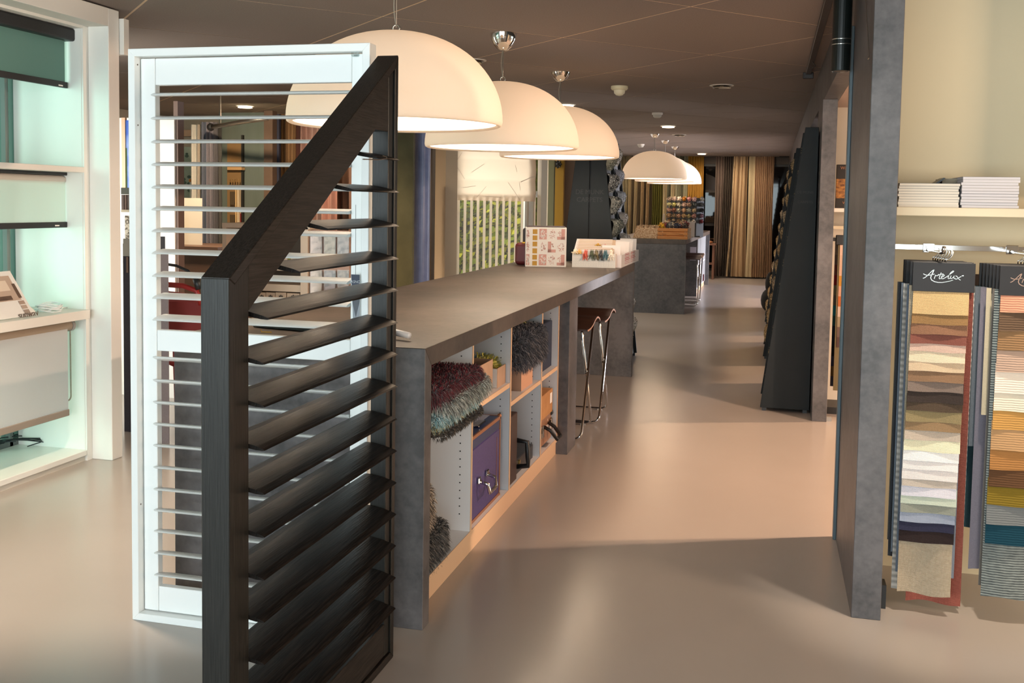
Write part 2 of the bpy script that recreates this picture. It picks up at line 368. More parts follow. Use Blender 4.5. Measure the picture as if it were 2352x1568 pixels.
# window behind the bay
GREYP = mat('grey green profile', '#777b79', .4)
w8 = thing('window_8', (-4.21, 3, 0), None, None, kind='structure')
mb = MB()
def yat(x): return PX(x, 500, -4.21).y
for xa, xb in ((-60, -44), (5, 12), (33, 56)): mb.box(-4.24, -4.18, yat(xa), yat(xb), .0, zt)
mb.box(-4.24, -4.18, 1.6, 5.0, zt-.1, zt); mb.box(-4.24, -4.18, 1.6, 5.0, 0, .09)
obj('window_frame', mb, GREYP, w8)
obj('pane', bx(-4.215, -4.21, yat(-44), yat(5), .09, zt-.1), glass('green window glass', (.75, .95, .88), .06), w8)
obj('pane', bx(-4.215, -4.21, yat(12), yat(33), .09, zt-.1), MATS['green window glass'], w8)
obj('pane', bx(-4.215, -4.21, 1.6, yat(-60), .09, zt-.1), MATS['green window glass'], w8)
FACADE = mat('neighbouring facade', '#8fa79f', .8, col2='#7c948c', scale=2)
wx_ = MB()
for k, yy in enumerate((2.5, 4.6, 6.7, 8.8)): wx_.box(-9.5, -9.3, yy, yy+1.1, -.2, 5)
obj('facade_piers', wx_, FACADE, kind='structure')
obj('outside_ground', bx(-12, LX-.3, -6, BACKY, -.3, -.15), mat('outside paving', '#a8a59c', .9), kind='structure')
# three roller blinds
TEAL = sheer('teal screen cloth', '#7f9c97', .5, '#8fb3ac', .08)
bl = PX(172, 80, -3.80); t = thing('roller_blind', (-3.83, 4.0, bl.z), 'dark teal screen roller blind in a black cassette, topmost in the display bay', 'blind')
z0, z1 = pz(172, 95, -3.77), pz(172, 66, -3.77); ye = bl.y
obj('cassette', bx(-3.87, -3.77, 1.7, ye, z0, z1), BLACKM, t, .012, seg=2)
yf = PX(148, 130, -3.82).y; zq = pz(152, 196, -3.82)
obj('blind_fabric', bx(-3.821, -3.819, 1.75, yf, zq, z0+.02), TEAL, t)
obj('bottom_bar', bx(-3.828, -3.812, 1.72, PX(153, 190, -3.82).y, pz(153, 203, -3.82), pz(153, 189, -3.82)), BLACKM, t, .002)
q = PX(145, 197, -3.81); obj('bar_label', bx(-3.8118, -3.8112, q.y-.035, q.y, q.z-.004, q.z+.004), PAPER, t)
xb = -3.86; MINT = sheer('pale screen cloth', '#eef5f1', .5, '#eef8f4', .38)
e2 = PX(168, 400, xb); t = thing('roller_blind', (xb, 4.0, e2.z), 'pale translucent roller blind with a black rail under the middle beam of the display bay', 'blind')
obj('top_rail', bx(xb-.03, xb+.03, 1.7, e2.y, pz(168, 404, xb), pz(168, 395, xb)), BLACKM, t, .002)
rz = pz(150, 413, xb); yr = PX(162, 413, xb).y
obj('roller_tube', MB().tube([(xb, 1.75, rz), (xb, yr, rz)], .024, 16), mat('brushed blind tube', '#d2cdc6', .45), t, smooth=True)
obj('end_bracket', MB().tube([(xb, yr, rz), (xb, yr+.014, rz)], .034, 18).box(xb-.03, xb+.03, yr, yr+.014, rz, pz(168, 396, xb)), BLACKM, t)
yf = PX(143, 470, xb).y
obj('blind_fabric', bx(xb+.019, xb+.021, 1.75, yf, pz(145, 512, xb), rz), MINT, t)
obj('bottom_bar', bx(xb+.012, xb+.028, 1.72, PX(145, 510, xb).y, pz(145, 522, xb), pz(145, 509, xb)), BLACKM, t, .002)
q = PX(137, 518, xb+.03); obj('bar_label', bx(xb+.0281, xb+.0287, q.y-.035, q.y, q.z-.003, q.z+.004), PAPER, t)
def chain(t, xa, xb2, ya, yb, X):
    a = PX(xa, ya, X); b = PX(xb2, ya, X); c = PX((xa+xb2)/2, yb, X); r = (b.y-a.y)/2; zc = c.z+r
    p = [(X, a.y, a.z)]+[(X, a.y, a.z+(zc-a.z)*k/30) for k in range(1, 31)]
    p += [(X, a.y+r-r*math.cos(k*math.pi/10), zc-r*math.sin(k*math.pi/10)) for k in range(1, 10)]+[(X, b.y, zc+(b.z-zc)*k/30) for k in range(0, 31)]
    mb = MB().tube(p, .0026, 5)
    for i in range(len(p)-1):
        for f in (0, .5):
            u = Vector(p[i])*(1-f)+Vector(p[i+1])*f; mb.sphere(u, .0048, 6, 4)
    obj('bead_chain', mb, mat('chain beads', '#8b8778', .45), t)
chain(t, 150, 164, 427, 697, xb)
xc = -3.78; BEI = sheer('linen blind cloth', '#bdb4a8', .3, '#c9c6c2')
q = PX(160, 740, xc); rz = pz(150, 748, xc); yr = PX(157, 748, xc).y
t = thing('roller_blind', (xc, 4.0, rz), 'grey beige woven roller blind hung below the display shelf', 'blind')
obj('roller_tube', MB().tube([(xc, 1.7, rz), (xc, yr, rz)], .030, 16), mat('beige blind roll', '#ab9b89', .8), t, smooth=True)
obj('chain_wheel', MB().tube([(xc, yr, rz), (xc, yr+.02, rz)], .034, 18), mat('clear grey plastic', '#8f8b86', .3), t)
yf = PX(147, 850, xc).y
obj('blind_fabric', bx(xc+.024, xc+.026, 1.72, yf, pz(148, 945, xc), rz), sheer('ribbed linen cloth', '#e8e5e3', .5, '#eaedf3'), t)
obj('bottom_bar', bx(xc+.018, xc+.032, 1.72, PX(149, 940, xc).y, pz(149, 953, xc), pz(149, 938, xc)), mat('taupe bar', '#9a8e82', .6), t, .003)
chain(t, 148, 161, 750, 920, xc+.01)
# brochure boards and cables on the shelf
sz = zs[0]
def board(x0, x1, ytop, ybot, X, lab, printed):
    a = PX(x0, ybot, X); b = PX(x1, ybot, X); zt_ = pz(x1-12, ytop, X-.1); lean = -.10
    t = thing('brochure_board', (X, (a.y+b.y)/2, sz), lab, 'brochure')
    P = [(X, a.y, sz+.004), (X, b.y, sz+.004), (X+lean, b.y-.06, zt_), (X+lean, a.y-.06, zt_)]
    obj('board', MB().prism(P, (-.012, 0, -.003)), PAPER, t)
    if printed:
        def uv(u, v, o=.001): A = Vector(P[0])*(1-u)+Vector(P[1])*u; B = Vector(P[3])*(1-u)+Vector(P[2])*u; return A*(1-v)+B*v+Vector((o, 0, o*.3))
        def pn(n, u0, u1, v0, v1, m, o=.001): obj(n, MB().add([uv(u0, v0, o), uv(u1, v0, o), uv(u1, v1, o), uv(u0, v1, o)], [(0, 1, 2, 3)]), m, t)
        pn('printed_photo', 0, .93, .36, .9, mat('print sand', '#b9a291', .7))
        pn('printed_window', .62, .84, .58, .8, mat('print pale', '#dccbb9', .7), .0015)
        for (u0, u1, v0, v1) in ((.3, .72, .38, .43), (.52, .8, .38, .47), (.56, .63, .62, .68), (.9, .95, .4, .72), (.0, .5, .38, .46)): pn('printed_furniture', u0, u1, v0, v1, mat('print brown', '#5d4638', .7), .002)
        for k, cc in enumerate(('#9d8c7f', '#b39e8f', '#a88f7f')): pn('printed_swatch', .86, .95, .06+k*.1, .14+k*.1, mat('print swatch %d' % k, cc, .7), .002)
        q = uv(.9, .03, .003); text('printed_lettering', 'sunway', q, .05, mat('print grey', '#6d5b50', .7), t, rot=(math.radians(78), 0, math.radians(90)))
board(-70, 80, 618, 728, -3.76, 'printed interior brochure board leaning at the front of the display shelf', True)
board(20, 84, 660, 724, -3.83, 'plain pale board half hidden behind the printed brochure on the display shelf', False)
q = PX(118, 706, -3.83); rnd = random.Random(5); mb = MB()
for k in range(7):
    a = rnd.uniform(0, 6); rx, ry = rnd.uniform(.04, .065), rnd.uniform(.05, .08); cz = sz+.008+k*.005
    mb.tube([(q.x+rx*math.cos(i*.4+a)+rnd.uniform(-.006, .006), q.y-.02+ry*math.sin(i*.4+a), cz+.008*math.sin(i*.8)) for i in range(16)], .0035, 6, closed=True)
mb.tube([(q.x, q.y+.03, sz+.01), (q.x-.02, q.y+.12, sz+.006), (q.x, q.y+.18, sz+.006)], .004, 6)
tag(obj('coiled_cable', mb, mat('white cable', '#e6e6e6', .4)), 'coiled white cable with plug on the display shelf', 'cable')
q = PX(176, 706, -3.80); tag(obj('plug_adapter', bx(q.x-.02, q.x+.02, q.y, q.y+.09, sz, sz+.018), OFFW, None, .004), 'small off-white plug block at the right end of the display shelf', 'plug')
mb = MB(); rnd = random.Random(8); q = PX(38, 1040, -4.15)
for k in range(5): mb.tube([(q.x+rnd.uniform(-.05, .05)+.1*math.cos(i*.5+k), q.y+.12*math.sin(i*.5+k*1.3), zb+.005+.05*abs(math.sin(i*.45+k))) for i in range(12)], .003, 5)
tag(obj('cable_tangle', mb, mat('black cable', '#1c2226', .5)), 'tangle of thin black cable on the sill under the lowest blind', 'cable')
# ------------------------------------------------------------------ white louvre shutter (faces the camera)
SW = mat('white shutter paint', '#eef0ee', .35)
YF = 3.05
xa, xb = PY(298, 700, YF).x, PY(848, 300, YF).x; ztop = PY(298, 112, YF).z
t = thing('louvre_shutter', ((xa+xb)/2, YF, 0), 'white framed shutter with straight louvres standing behind the black one', 'shutter')
fw = PY(313, 700, YF).x-xa
def mitre(poly): obj('frame_bar', MB().prism(poly, (0, .055, 0)), SW, t, .0015)
o4 = [(xa, YF, .0), (xb, YF, .0), (xb, YF, ztop), (xa, YF, ztop)]; i4 = [(xa+fw, YF, fw), (xb-fw, YF, fw), (xb-fw, YF, ztop-fw), (xa+fw, YF, ztop-fw)]
for k in range(4): n = (k+1) % 4; mitre([o4[k], o4[n], i4[n], i4[k]])
YP = YF+.03; px0, px1 = xa+fw+.004, xb-fw-.004
s0 = PY(359, 700, YP).x; s1 = PY(805, 700, YP).x
zz = lambda y: PY(373, y, YP).z
obj('stile', bx(px0, s0, YP, YP+.03, fw+.004, ztop-fw-.004), SW, t, .002)
obj('stile', bx(s1, px1, YP, YP+.03, fw+.004, ztop-fw-.004), SW, t, .002)
ra, rb, rc, rd = PY(373, 195, YP).z, zz(758), zz(806), zz(1347)
obj('top_rail', bx(s0+.001, s1-.001, YP+.001, YP+.029, ra, ztop-fw-.004), SW, t, .002)
obj('middle_rail', bx(s0+.001, s1-.001, YP+.001, YP+.029, rc, rb), SW, t, .002)
obj('bottom_rail', bx(s0+.001, s1-.001, YP+.001, YP+.029, fw+.004, rd), SW, t, .002)
def blade_mesh(L, wd, th, n=12):
    """lens-section louvre along local x, width along local y"""
    vs = []; pr = []
    for k in range(n):
        a = 2*math.pi*k/n; c_, s_ = math.cos(a), math.sin(a)
        pr.append((wd/2*math.copysign(abs(c_)**.75, c_), th/2*math.copysign(abs(s_)**1.3, s_)))
    for x in (0, L): vs += [(x, p, q) for p, q in pr]
    fs = [tuple(range(n)), tuple(range(2*n-1, n-1, -1))]+[(k, n+k, n+(k+1) % n, (k+1) % n) for k in range(n)]
    me = bpy.data.meshes.new('louvre'); me.from_pydata(vs, [], fs); me.update(); return me
bm_ = blade_mesh(s1-s0-.004, .089, .0125); bm_.materials.append(SW)
for grp, tilt in (((216, 270, 324, 376, 428, 478, 528, 578, 630, 680, 730), 7), ((825, 877, 927, 977, 1026, 1076, 1126, 1174, 1222, 1272, 1322), -15)):
    for y in grp:
        o = bpy.data.objects.new('louvre', bm_); C.objects.link(o); o.parent = t
        o.location = Vector((s0+.002, YP+.015, zz(y)))-t.location; o.rotation_euler = (math.radians(tilt), 0, 0)
q = PY(810, 118, YF); obj('magnet_catch', bx(q.x-.012, q.x+.012, YF+.012, YF+.03, q.z-.014, q.z+.008), glass('clear plastic', (.9, .95, .95), .2), t, .003)
mb = MB()
for y in (150, 288, 1158): q = PX(322, y, xa+fw); mb.tube([(xa+fw+.0003, YF+.017, q.z), (xa+fw+.0012, YF+.017, q.z)], .003, 8)
obj('screw_hole', mb, mat('screw shadow', '#6e6058', .7), t)
# swing tag on a cord
q = PY(817, 690, 3.04); a, b = PY(806, 630, 3.04), PY(826, 750, 3.04)
t2 = thing('hang_tag', (q.x, 3.04, b.z), 'navy and grey paper swing tag hanging from the right stile of the white shutter', 'tag')
zt_, zb_ = a.z, b.z; hw = (PY(826, 690, 3.04).x-PY(807, 690, 3.04).x)/2; cx = q.x
P = lambda u, v: (cx+u*hw+(1-v)*hw*.3-hw*.15, 3.042, zb_+(zt_-zb_)*v)
obj('tag_card', MB().prism([P(-.8, 0), P(.8, .02), P(1, 1), P(-1, 1)], (0, .001, 0)), mat('tag grey', '#9aa0a8', .6), t2)
obj('tag_header', MB().prism([(x, y-.0012, z) for x, y, z in (P(-.93, .74), P(0, .68), P(.95, .74), P(1, 1), P(-1, 1))], (0, .001, 0)), mat('tag navy', '#1e2a44', .5), t2)
obj('tag_photo', MB().prism([(x, y-.0012, z) for x, y, z in (P(-.1, .18), P(.9, .5), P(.9, .62), P(-.85, .62), P(-.8, .45))], (0, .001, 0)), mat('tag photo grey', '#5c6068', .6), t2)
text('tag_lettering', 'JASNO', P(0, .86), .0125, mat('tag silver', '#c6ccd4', .5), t2).location.y -= .003
q2 = PY(817, 470, 3.045); obj('cord', MB().tube([P(0, .96), (q2.x, 3.045, q2.z)], .0009, 5), mat('cord grey', '#8d8f92', .6), t2)
# ------------------------------------------------------------------ black louvre shutter with a sloping top (runs along the aisle)
XA, XB = -1.232, -1.160
y0, y1 = 2.0, 3.035; zA = PX(525, 640, XB).z; sl = (PX(917, 125, XB).z-zA)/(PX(917, 125, XB).y-y0)
zB = zA+sl*(y1-y0)
t = thing('louvre_shutter', ((XA+XB)/2, (y0+y1)/2, 0), 'black stained shutter with a sloping top and open louvres in front of the counter', 'shutter')
ft = .026; fs = ft*math.sqrt(1+sl*sl)
def pr(name, poly, xa_, xb_, m=EBONY, bv=.002): return obj(name, MB().prism([(xa_, p, q) for p, q in poly], (xb_-xa_, 0, 0)), m, t, bv)
pr('frame_bar', [(y0, 0), (y0+ft, ft), (y0+ft, zA+sl*ft-fs), (y0, zA)], XA, XB, EBONYV)
pr('frame_bar', [(y1, 0), (y1, zB), (y1-ft, zB-sl*ft-fs), (y1-ft, ft)], XA, XB, EBONYV)
pr('frame_bar', [(y0, zA), (y0+ft, zA+sl*ft-fs), (y1-ft, zB-sl*ft-fs), (y1, zB)], XA, XB)
pr('frame_bar', [(y0, 0), (y1, 0), (y1-ft, ft), (y0+ft, ft)], XA, XB)
ia, ib = y0+ft+.004, y1-ft-.004; xi, xj = XA+.012, XB-.006
yi = PX(577, 1000, XB).y; yj = PX(891, 1000, XB).y
zi = PX(577, 715, XB).z; 
line = lambda y, d=0: zA+sl*(y-y0)-fs-.004-d
rl = line(yi)-zi     # depth of the sloping rail
pr('stile', [(ia, ft+.004), (yi, ft+.004), (yi, line(yi)), (ia, line(ia))], xi, xj, EBONYV)
pr('stile', [(yj, ft+.004), (ib, ft+.004), (ib, line(ib)), (yj, line(yj))], xi, xj, EBONYV)
zbr = PX(905, 1415, XB).z
pr('bottom_rail', [(yi+.001, ft+.004), (yj-.001, ft+.004), (yj-.001, zbr), (yi+.001, zbr)], xi+.002, xj-.001)
ye = yj-.10
pr('sloping_rail', [(yi+.001, line(yi, rl)), (ye, line(ye, rl)), (yj-.001, line(ye, rl)), (yj-.001, line(yj)), (yi+.001, line(yi))], xi+.002, xj-.001)
rights = [365, 440, 518, 594, 667, 742, 815, 889, 964, 1037, 1110, 1182, 1254, 1327, 1397]
for y in rights:
    z = PX(905, y, -1.13).z+.012
    st = yi+.003
    if z+.02 > line(yi, rl): st = yi+.003+(z+.02-line(yi, rl))/sl
    en = yj-.003
    if st > en-.05: continue
    me = blade_mesh(en-st, .112, .0115); me.materials.append(BLADE)
    o = bpy.data.objects.new('louvre', me); C.objects.link(o); o.parent = t
    o.location = Vector((-1.182, st, z-.004))-t.location; o.rotation_euler = (math.radians(11), 0, math.pi/2)
q = PX(880, 362, -1.13)
obj('tilt_wire', MB().tube([(-1.128, q.y-.16, q.z-.012), (-1.124, q.y-.05, q.z-.008), (-1.122, q.y+.01, q.z-.002), (-1.126, q.y+.018, q.z+.004), (-1.132, q.y, q.z+.006)], .0016, 6), STEEL, t)
# ------------------------------------------------------------------ long bar counter
CX0, CX1, CY0, CY1, CZ = -2.115, -1.137, 3.255, 8.76, .995
t = thing('bar_counter', ((CX0+CX1)/2, (CY0+CY1)/2, 0), 'long bar counter in grey concrete laminate running down the aisle', 'counter')
th = .068; ym0, ym1 = PX(1307, 900, CX1).y-.02, PX(1325, 900, CX1).y-.02
obj('worktop', MB().prism([(CX1, CY0, CZ), (CX1, CY1, CZ), (CX1, CY1-th, CZ-th), (CX1, CY0+th, CZ-th)], (CX0-CX1, 0, 0)), CONCT, t, .0015)
obj('end_panel', MB().prism([(CX1, CY0, 0), (CX1, CY0, CZ-.001), (CX1, CY0+th, CZ-th-.001), (CX1, CY0+th, 0)], (CX0-CX1, 0, 0)), CONC, t, .0015)
obj('middle_panel', bx(CX0+.02, CX1-.001, ym0, ym1, 0, CZ-th), CONC, t, .0015)
obj('far_panel', MB().prism([(CX1, CY1, 0), (CX1, CY1, CZ-.001), (CX1, CY1-th, CZ-th-.001), (CX1, CY1-th, 0)], (CX0-CX1, 0, 0)), CONC, t, .0015)
obj('rear_panel', bx(CX0+.03, CX0+.05, CY0+th, ym0, 0, CZ-th), CONC, t)
# open white shelf unit under it
SX0, SX1 = -1.66, -1.2; SY0, SY1 = CY0+th+.001, ym0-.001; SZ1 = CZ-th-.001; bz = .098
SHW = mat('white melamine', '#dcdde0', .45)
u = thing('shelf_unit', (SX1, (SY0+SY1)/2, 0), 'white open shelf unit with four bays built in under the long bar counter', 'shelf unit')
obj('plinth', bx(SX1-.03, SX1-.008, SY0, SY1, 0, bz-.022), BEECH, u)
def shelf(name, ya, yb, zt__, xb_=SX1):
    p = obj(name, bx(SX0, xb_-.003, ya, yb, zt__-.022, zt__), SHW, u); obj('edge_band', bx(xb_-.003, xb_, ya, yb, zt__-.022, zt__), BEECH, p)
shelf('bottom_board', SY0, SY1, bz)
obj('back_board', bx(SX0-.012, SX0, SY0, SY1, bz, SZ1), SHW, u)
DV = [4.05, 4.70, 5.387]
edges = [SY0]+DV+[SY1]
ds = [SY0+.009]+DV+[SY1-.009]
for k, y in enumerate(ds):
    p = obj('upright', bx(SX0, SX1-.003, y-.009, y+.009, bz, SZ1), SHW, u); obj('edge_band', bx(SX1-.003, SX1, y-.009, y+.009, bz, SZ1), BEECH, p)
SH = [.648, .627, .527, .535]
for k in range(4): shelf('shelf', ds[k]+.010, ds[k+1]-.010, SH[k], SX1-.004)
mb = MB()
for y in ds[1:]:
    for k in range(22):
        z = .17+.034*k
        if z < SZ1-.05: mb.tube([(SX1-.05, y-.0092, z), (SX1-.05, y-.0098, z)], .0032, 7)
obj('peg_holes', mb, mat('peg hole dark', '#2d2d30', .8), u, kind='stuff')
# ------------------------------------------------------------------ shaggy rugs
def shag(name, box, cols, lab, n=7000, L=.04, wd=.004, grav=.35, core='#2a1c1c', group=None, faces=(0, 0), jit=.5, seed=1):
    x0, x1, y0_, y1_, z0_, z1_ = box; rnd = random.Random(seed)
    c = Vector(((x0+x1)/2, (y0_+y1_)/2, (z0_+z1_)/2)); h = Vector(((x1-x0)/2, (y1_-y0_)/2, (z1_-z0_)/2))
    t = thing(name, (c.x, c.y, z0_), lab, 'rug', group)
    mb = MB(); nn, mm = 20, 10; vs = []
    sg = lambda v, e: math.copysign(abs(v)**e, v)
    for i in range(mm+1):
        ph = -math.pi/2+math.pi*i/mm
        for j in range(nn):
            a = 2*math.pi*j/nn; vs.append((c.x+h.x*sg(math.cos(ph), .35)*sg(math.cos(a), .35), c.y+h.y*sg(math.cos(ph), .35)*sg(math.sin(a), .35), c.z+h.z*sg(math.sin(ph), .6)))
    mb.add(vs, [(i*nn+j, i*nn+(j+1) % nn, (i+1)*nn+(j+1) % nn, (i+1)*nn+j) for i in range(mm) for j in range(nn)])
    obj('backing', mb, mat('rug core '+core, core, .95), t, smooth=True)
    pts = []
    while len(pts) < n:
        v = Vector((rnd.uniform(-1, 1), rnd.uniform(-1, 1), rnd.uniform(-1, 1)))
        k = rnd.choice((0, 0, 1, 1, 2, 2, 2)); 
        if k == 0: v.x = 1
        elif k == 1: v.y = rnd.choice((-1, -1, 1))
        else: v.z = 1
        nrm = Vector((v.x**5/h.x, v.y**5/h.y, v.z**5/h.z))
        if nrm.length < 1e-6: continue
        s = (abs(v.x)**8+abs(v.y)**8+abs(v.z)**8)**(1/8)
        pts.append((c+Vector((v.x*h.x/s, v.y*h.y/s, v.z*h.z/s)), nrm.normalized()))
    mb = MB(); strands(mb, pts, L, wd, jit, grav, len(cols), rnd)
    obj('pile', mb, [mat('yarn '+q, q, .6, sheen=.3) for q in cols], t, kind='stuff')
    return t
ys0, ys1 = SY0+.03, DV[0]-.03; sh = SH[0]
shag('shaggy_rug', (-1.52, -1.105, ys0, ys1-.10, sh, sh+.03), ['#3b322b', '#57483a', '#28221f'], 'dark brown short pile rug at the bottom of the rug stack', 3500, .014, .0035, core='#2d2620', seed=2)
shag('shaggy_rug', (-1.52, -1.125, ys0, ys1-.15, sh+.028, sh+.05), ['#c5b27c', '#8e875c', '#d6cfb2', '#6f6647'], 'thin mustard edged rug second from the bottom of the rug stack', 2200, .018, .0035, core='#8c7d52', seed=3)
shag('shaggy_rug', (-1.52, -1.12, ys0, ys1-.12, sh+.05, sh+.092), ['#a3c3c6', '#7ea3a6', '#d3e0de', '#5f7f82'], 'pale teal shaggy rug in the middle of the rug stack', 5200, .03, .0034, .4, '#6f8f92', seed=4)
shag('shaggy_rug', (-1.52, -1.105, ys0+.03, ys1-.04, sh+.092, sh+.14), ['#8a8782', '#b7b5ae', '#6f756b', '#c9cfc6', '#54504c'], 'silver grey long pile rug under the dark red one', 9000, .036, .0032, .45, '#5d5a57', seed=5)
shag('shaggy_rug', (-1.52, -1.125, ys0, ys1-.09, sh+.14, sh+.178), ['#5e0d1b', '#7e1628', '#2f0a10', '#4a0c16', '#6a1020', '#6a5a5c'], 'dark wine red shaggy rug on top of the rug stack', 12000, .038, .0034, .45, '#340c14', seed=6)
# dark grey and taupe rolled rug in the bottom of the first bay
shag('shaggy_rug', (-1.5, -1.225, SY0+.025, SY0+.47, bz, bz+.13), ['#3c3a3b', '#5b5654', '#2b2a2c', '#757069'], 'charcoal and taupe long pile rug lying on the bottom board of the first bay', 5000, .036, .005, .4, '#2f2d2e', seed=7)
shag('shaggy_rug', (-1.5, -1.25, SY0+.025, SY0+.36, bz+.13, bz+.30), ['#a89684', '#7d6d5f', '#54483f', '#c9b8a6'], 'brown beige long pile rug folded on the charcoal rug', 5000, .036, .005, .4, '#5d5046', seed=8)
# second bay: open cartons with yarn, blue case below
def carton(name, x0, x1, ya, yb, z0, z1, m, lab, w_=.004, inner=None, group=None):
    t = thing(name, ((x0+x1)/2, (ya+yb)/2, z0), lab, 'box', group)
    mb = MB().box(x0, x1, ya, yb, z0, z0+w_).box(x0, x0+w_, ya, yb, z0+w_, z1).box(x1-w_, x1, ya, yb, z0+w_, z1).box(x0+w_, x1-w_, ya, ya+w_, z0+w_, z1).box(x0+w_, x1-w_, yb-w_, yb, z0+w_, z1)
    obj('carton_body', mb, m, t); return t
KRAFT = mat('greyish kraft board', '#a5866c', .75, col2='#b09077', scale=10)
s2 = SH[1]; a = PX(1142, 888, -1.225); b = PX(1167, 872, -1.225); zh = PX(1142, 847, -1.225).z
t = carton('yarn_carton', -1.46, -1.225, a.y, b.y, s2, zh, KRAFT, 'grey brown open carton of yarn at the right of the second bay shelf')
obj('white_end', bx(-1.458, -1.227, a.y-.002, a.y-.0002, s2+.002, zh-.002), PAPER, t)
a2 = PX(1122, 842, -1.23)
t = carton('yarn_carton', -1.60, -1.24, 4.085, a.y-.03, s2, PX(1122, 830, -1.24).z, KRAFT, 'wide low carton behind the wine red rug on the second bay shelf')
obj('scribble_lettering', MB().ribbon([(-1.2395, 4.2+.012*k, s2+.06+.01*math.sin(k*1.7)) for k in range(14)], .004, (1, 0, 0)), mat('marker ink', '#4a3228', .7), t)
def yarn(name, c, r, cols, lab, n=420, L=.03, sq=(1, 1, 1), group=None, seed=0, wd=.005):
    rnd = random.Random(seed+int(c[1]*1000)); t = MB(); pts = []
    for k in range(n):
        d = Vector((rnd.gauss(0, 1), rnd.gauss(0, 1), rnd.gauss(0, 1))).normalized(); pts.append((Vector(c)+Vector((d.x*r*sq[0], d.y*r*sq[1], d.z*r*sq[2])), d))
    t.sphere(c, r, 10, 6, sq); strands(t, pts, L, wd, .5, .15, len(cols), rnd)
    o = obj(name, t, [mat('yarn '+q, q, .6, sheen=.3) for q in cols]); return tag(o, lab, 'yarn', group)
zc = zh
yarn('yarn_hank', (-1.33, (a.y+b.y)/2+.01, zc-.0), .05, ['#a8a22c', '#c4bd45', '#7e7a20'], 'lime green yarn hank in the right carton of the second bay', sq=(1.6, 1, .75), seed=1)
yarn('yarn_hank', (-1.36, a.y-.005, zc+.012), .034, ['#245a78', '#173f58', '#3a7896'], 'petrol blue yarn hank beside the lime green one', sq=(1.5, .8, .9), seed=2)
yarn('yarn_hank', (-1.40, a.y-.075, zc+.0), .032, ['#8c2b45', '#6d1f34', '#a8405c'], 'crimson yarn hank in the low carton', sq=(1.5, 1, .8), seed=3)
yarn('yarn_hank', (-1.42, a.y-.145, zc+.0), .032, ['#c29a3c', '#a17c28'], 'mustard yarn hank in the low carton', sq=(1.5, 1, .8), seed=4)
yarn('yarn_hank', (-1.42, a.y-.23, zc-.004), .034, ['#262322', '#3a3532'], 'black yarn hank at the back left of the low carton', sq=(1.5, 1.2, .8), seed=5)
# blue sample case, bottom of the second bay
NAVY = mat('violet blue leatherette', '#3b3263', .42, col2='#453a70', scale=90, bump=.15)
NAVYD = mat('navy case lid', '#1f2f57', .4)
cy0, cy1 = DV[0]+.012, 4.60; cx0, cx1 = -1.56, -1.225; cz0, cz1 = bz, bz+.385
t = thing('sample_case', ((cx0+cx1)/2, (cy0+cy1)/2, bz), 'violet blue hard case with copper edges and a chrome handle in the second bay', 'case')
obj('case_body', bx(cx0, cx1, cy0, cy1, cz0, cz1-.06), NAVY, t, .004)
obj('case_lid', bx(cx0, cx1, cy0, cy1, cz1-.06, cz1), NAVYD, t, .004)
COP = mat('copper edge trim', '#a8714e', .35, .6)
mb = MB(); e = .007
for (ya, yb, za, zb__) in ((cy0, cy1, cz0, cz0+e*2), (cy0, cy1, cz1-e*2, cz1+.001), (cy0-.001, cy0+e*1.5, cz0, cz1), (cy1-e*1.5, cy1+.001, cz0, cz1)): mb.box(cx1-.004, cx1+.003, ya, yb, za, zb__)
mb.box(cx0, cx1, cy0-.001, cy0+e, cz1-e, cz1+.002).box(cx0, cx1, cy1-e, cy1+.001, cz1-e, cz1+.002)
obj('edge_trim', mb, COP, t)
mb = MB()
for yy in (cy0, cy1):
    for z_ in (cz0, cz1): mb.sphere((cx1-.004, yy, z_), .011, 8, 6)
obj('corner_cap', mb, COP, t, smooth=True)
obj('lid_stripe', bx(cx1-.10, cx1-.05, cy0+.01, cy1-.01, cz1+.0005, cz1+.002), mat('case stripe', '#8c93a5', .5), t)
hz = cz0+.165; ha, hb = cy0+.17, cy0+.30
obj('handle', MB().tube([(cx1+.01, ha, hz), (cx1+.045, ha+.004, hz-.012), (cx1+.052, ha+.012, hz-.05), (cx1+.052, hb-.012, hz-.05), (cx1+.045, hb-.004, hz-.012), (cx1+.01, hb, hz)], .009, 10), CHROME, t, smooth=True)
for yy in (ha, hb): obj('handle_plate', bx(cx1, cx1+.012, yy-.016, yy+.016, hz-.01, hz+.02), CHROME, t, .004)
obj('latch', bx(cx1-.06, cx1-.02, cy0+.25, cy0+.36, cz1+.002, cz1+.014), CHROME, t, .004)
obj('stitching', bx(cx1+.0005, cx1+.0015, cy1-.06, cy1-.056, cz0+.03, cz1-.09), COP, t)
# third bay
s3 = SH[2]; a = PX(1197, 888, -1.225); b = PX(1223, 868, -1.225)
t = carton('cardboard_box', -1.52, -1.225, a.y, b.y, s3, PX(1197, 843, -1.225).z, mat('beige carton', '#c99a7c', .75), 'beige carton under the charcoal fur rug in the third bay')
tag(obj('sample_board', bx(-1.58, -1.30, DV[1]+.012, DV[1]+.06, s3, PX(1180, 790, -1.3).z), BLACKM, None, .003), 'dark upright sample panel at the left of the third bay shelf', 'panel')
zA_, zB_ = PX(1200, 850, -1.20).z, PX(1200, 765, -1.20).z
shag('shaggy_rug', (-1.56, -1.165, PX(1186, 800, -1.19).y, DV[2]-.05, zA_+.02, zB_), ['#2a2b33', '#3d3f4a', '#1a1b21', '#77757a', '#4c4d55'], 'charcoal fur rug draped over the beige carton in the third bay', 11000, .035, .0035, .45, '#1e1d20', seed=9)
yarn('yarn_hank', (-1.30, PX(1186, 770, -1.3).y+.05, zB_+.035), .03, ['#8c8a30', '#6d6b22'], 'olive green tuft on top of the charcoal fur rug', sq=(1, 2.2, .7), seed=6)
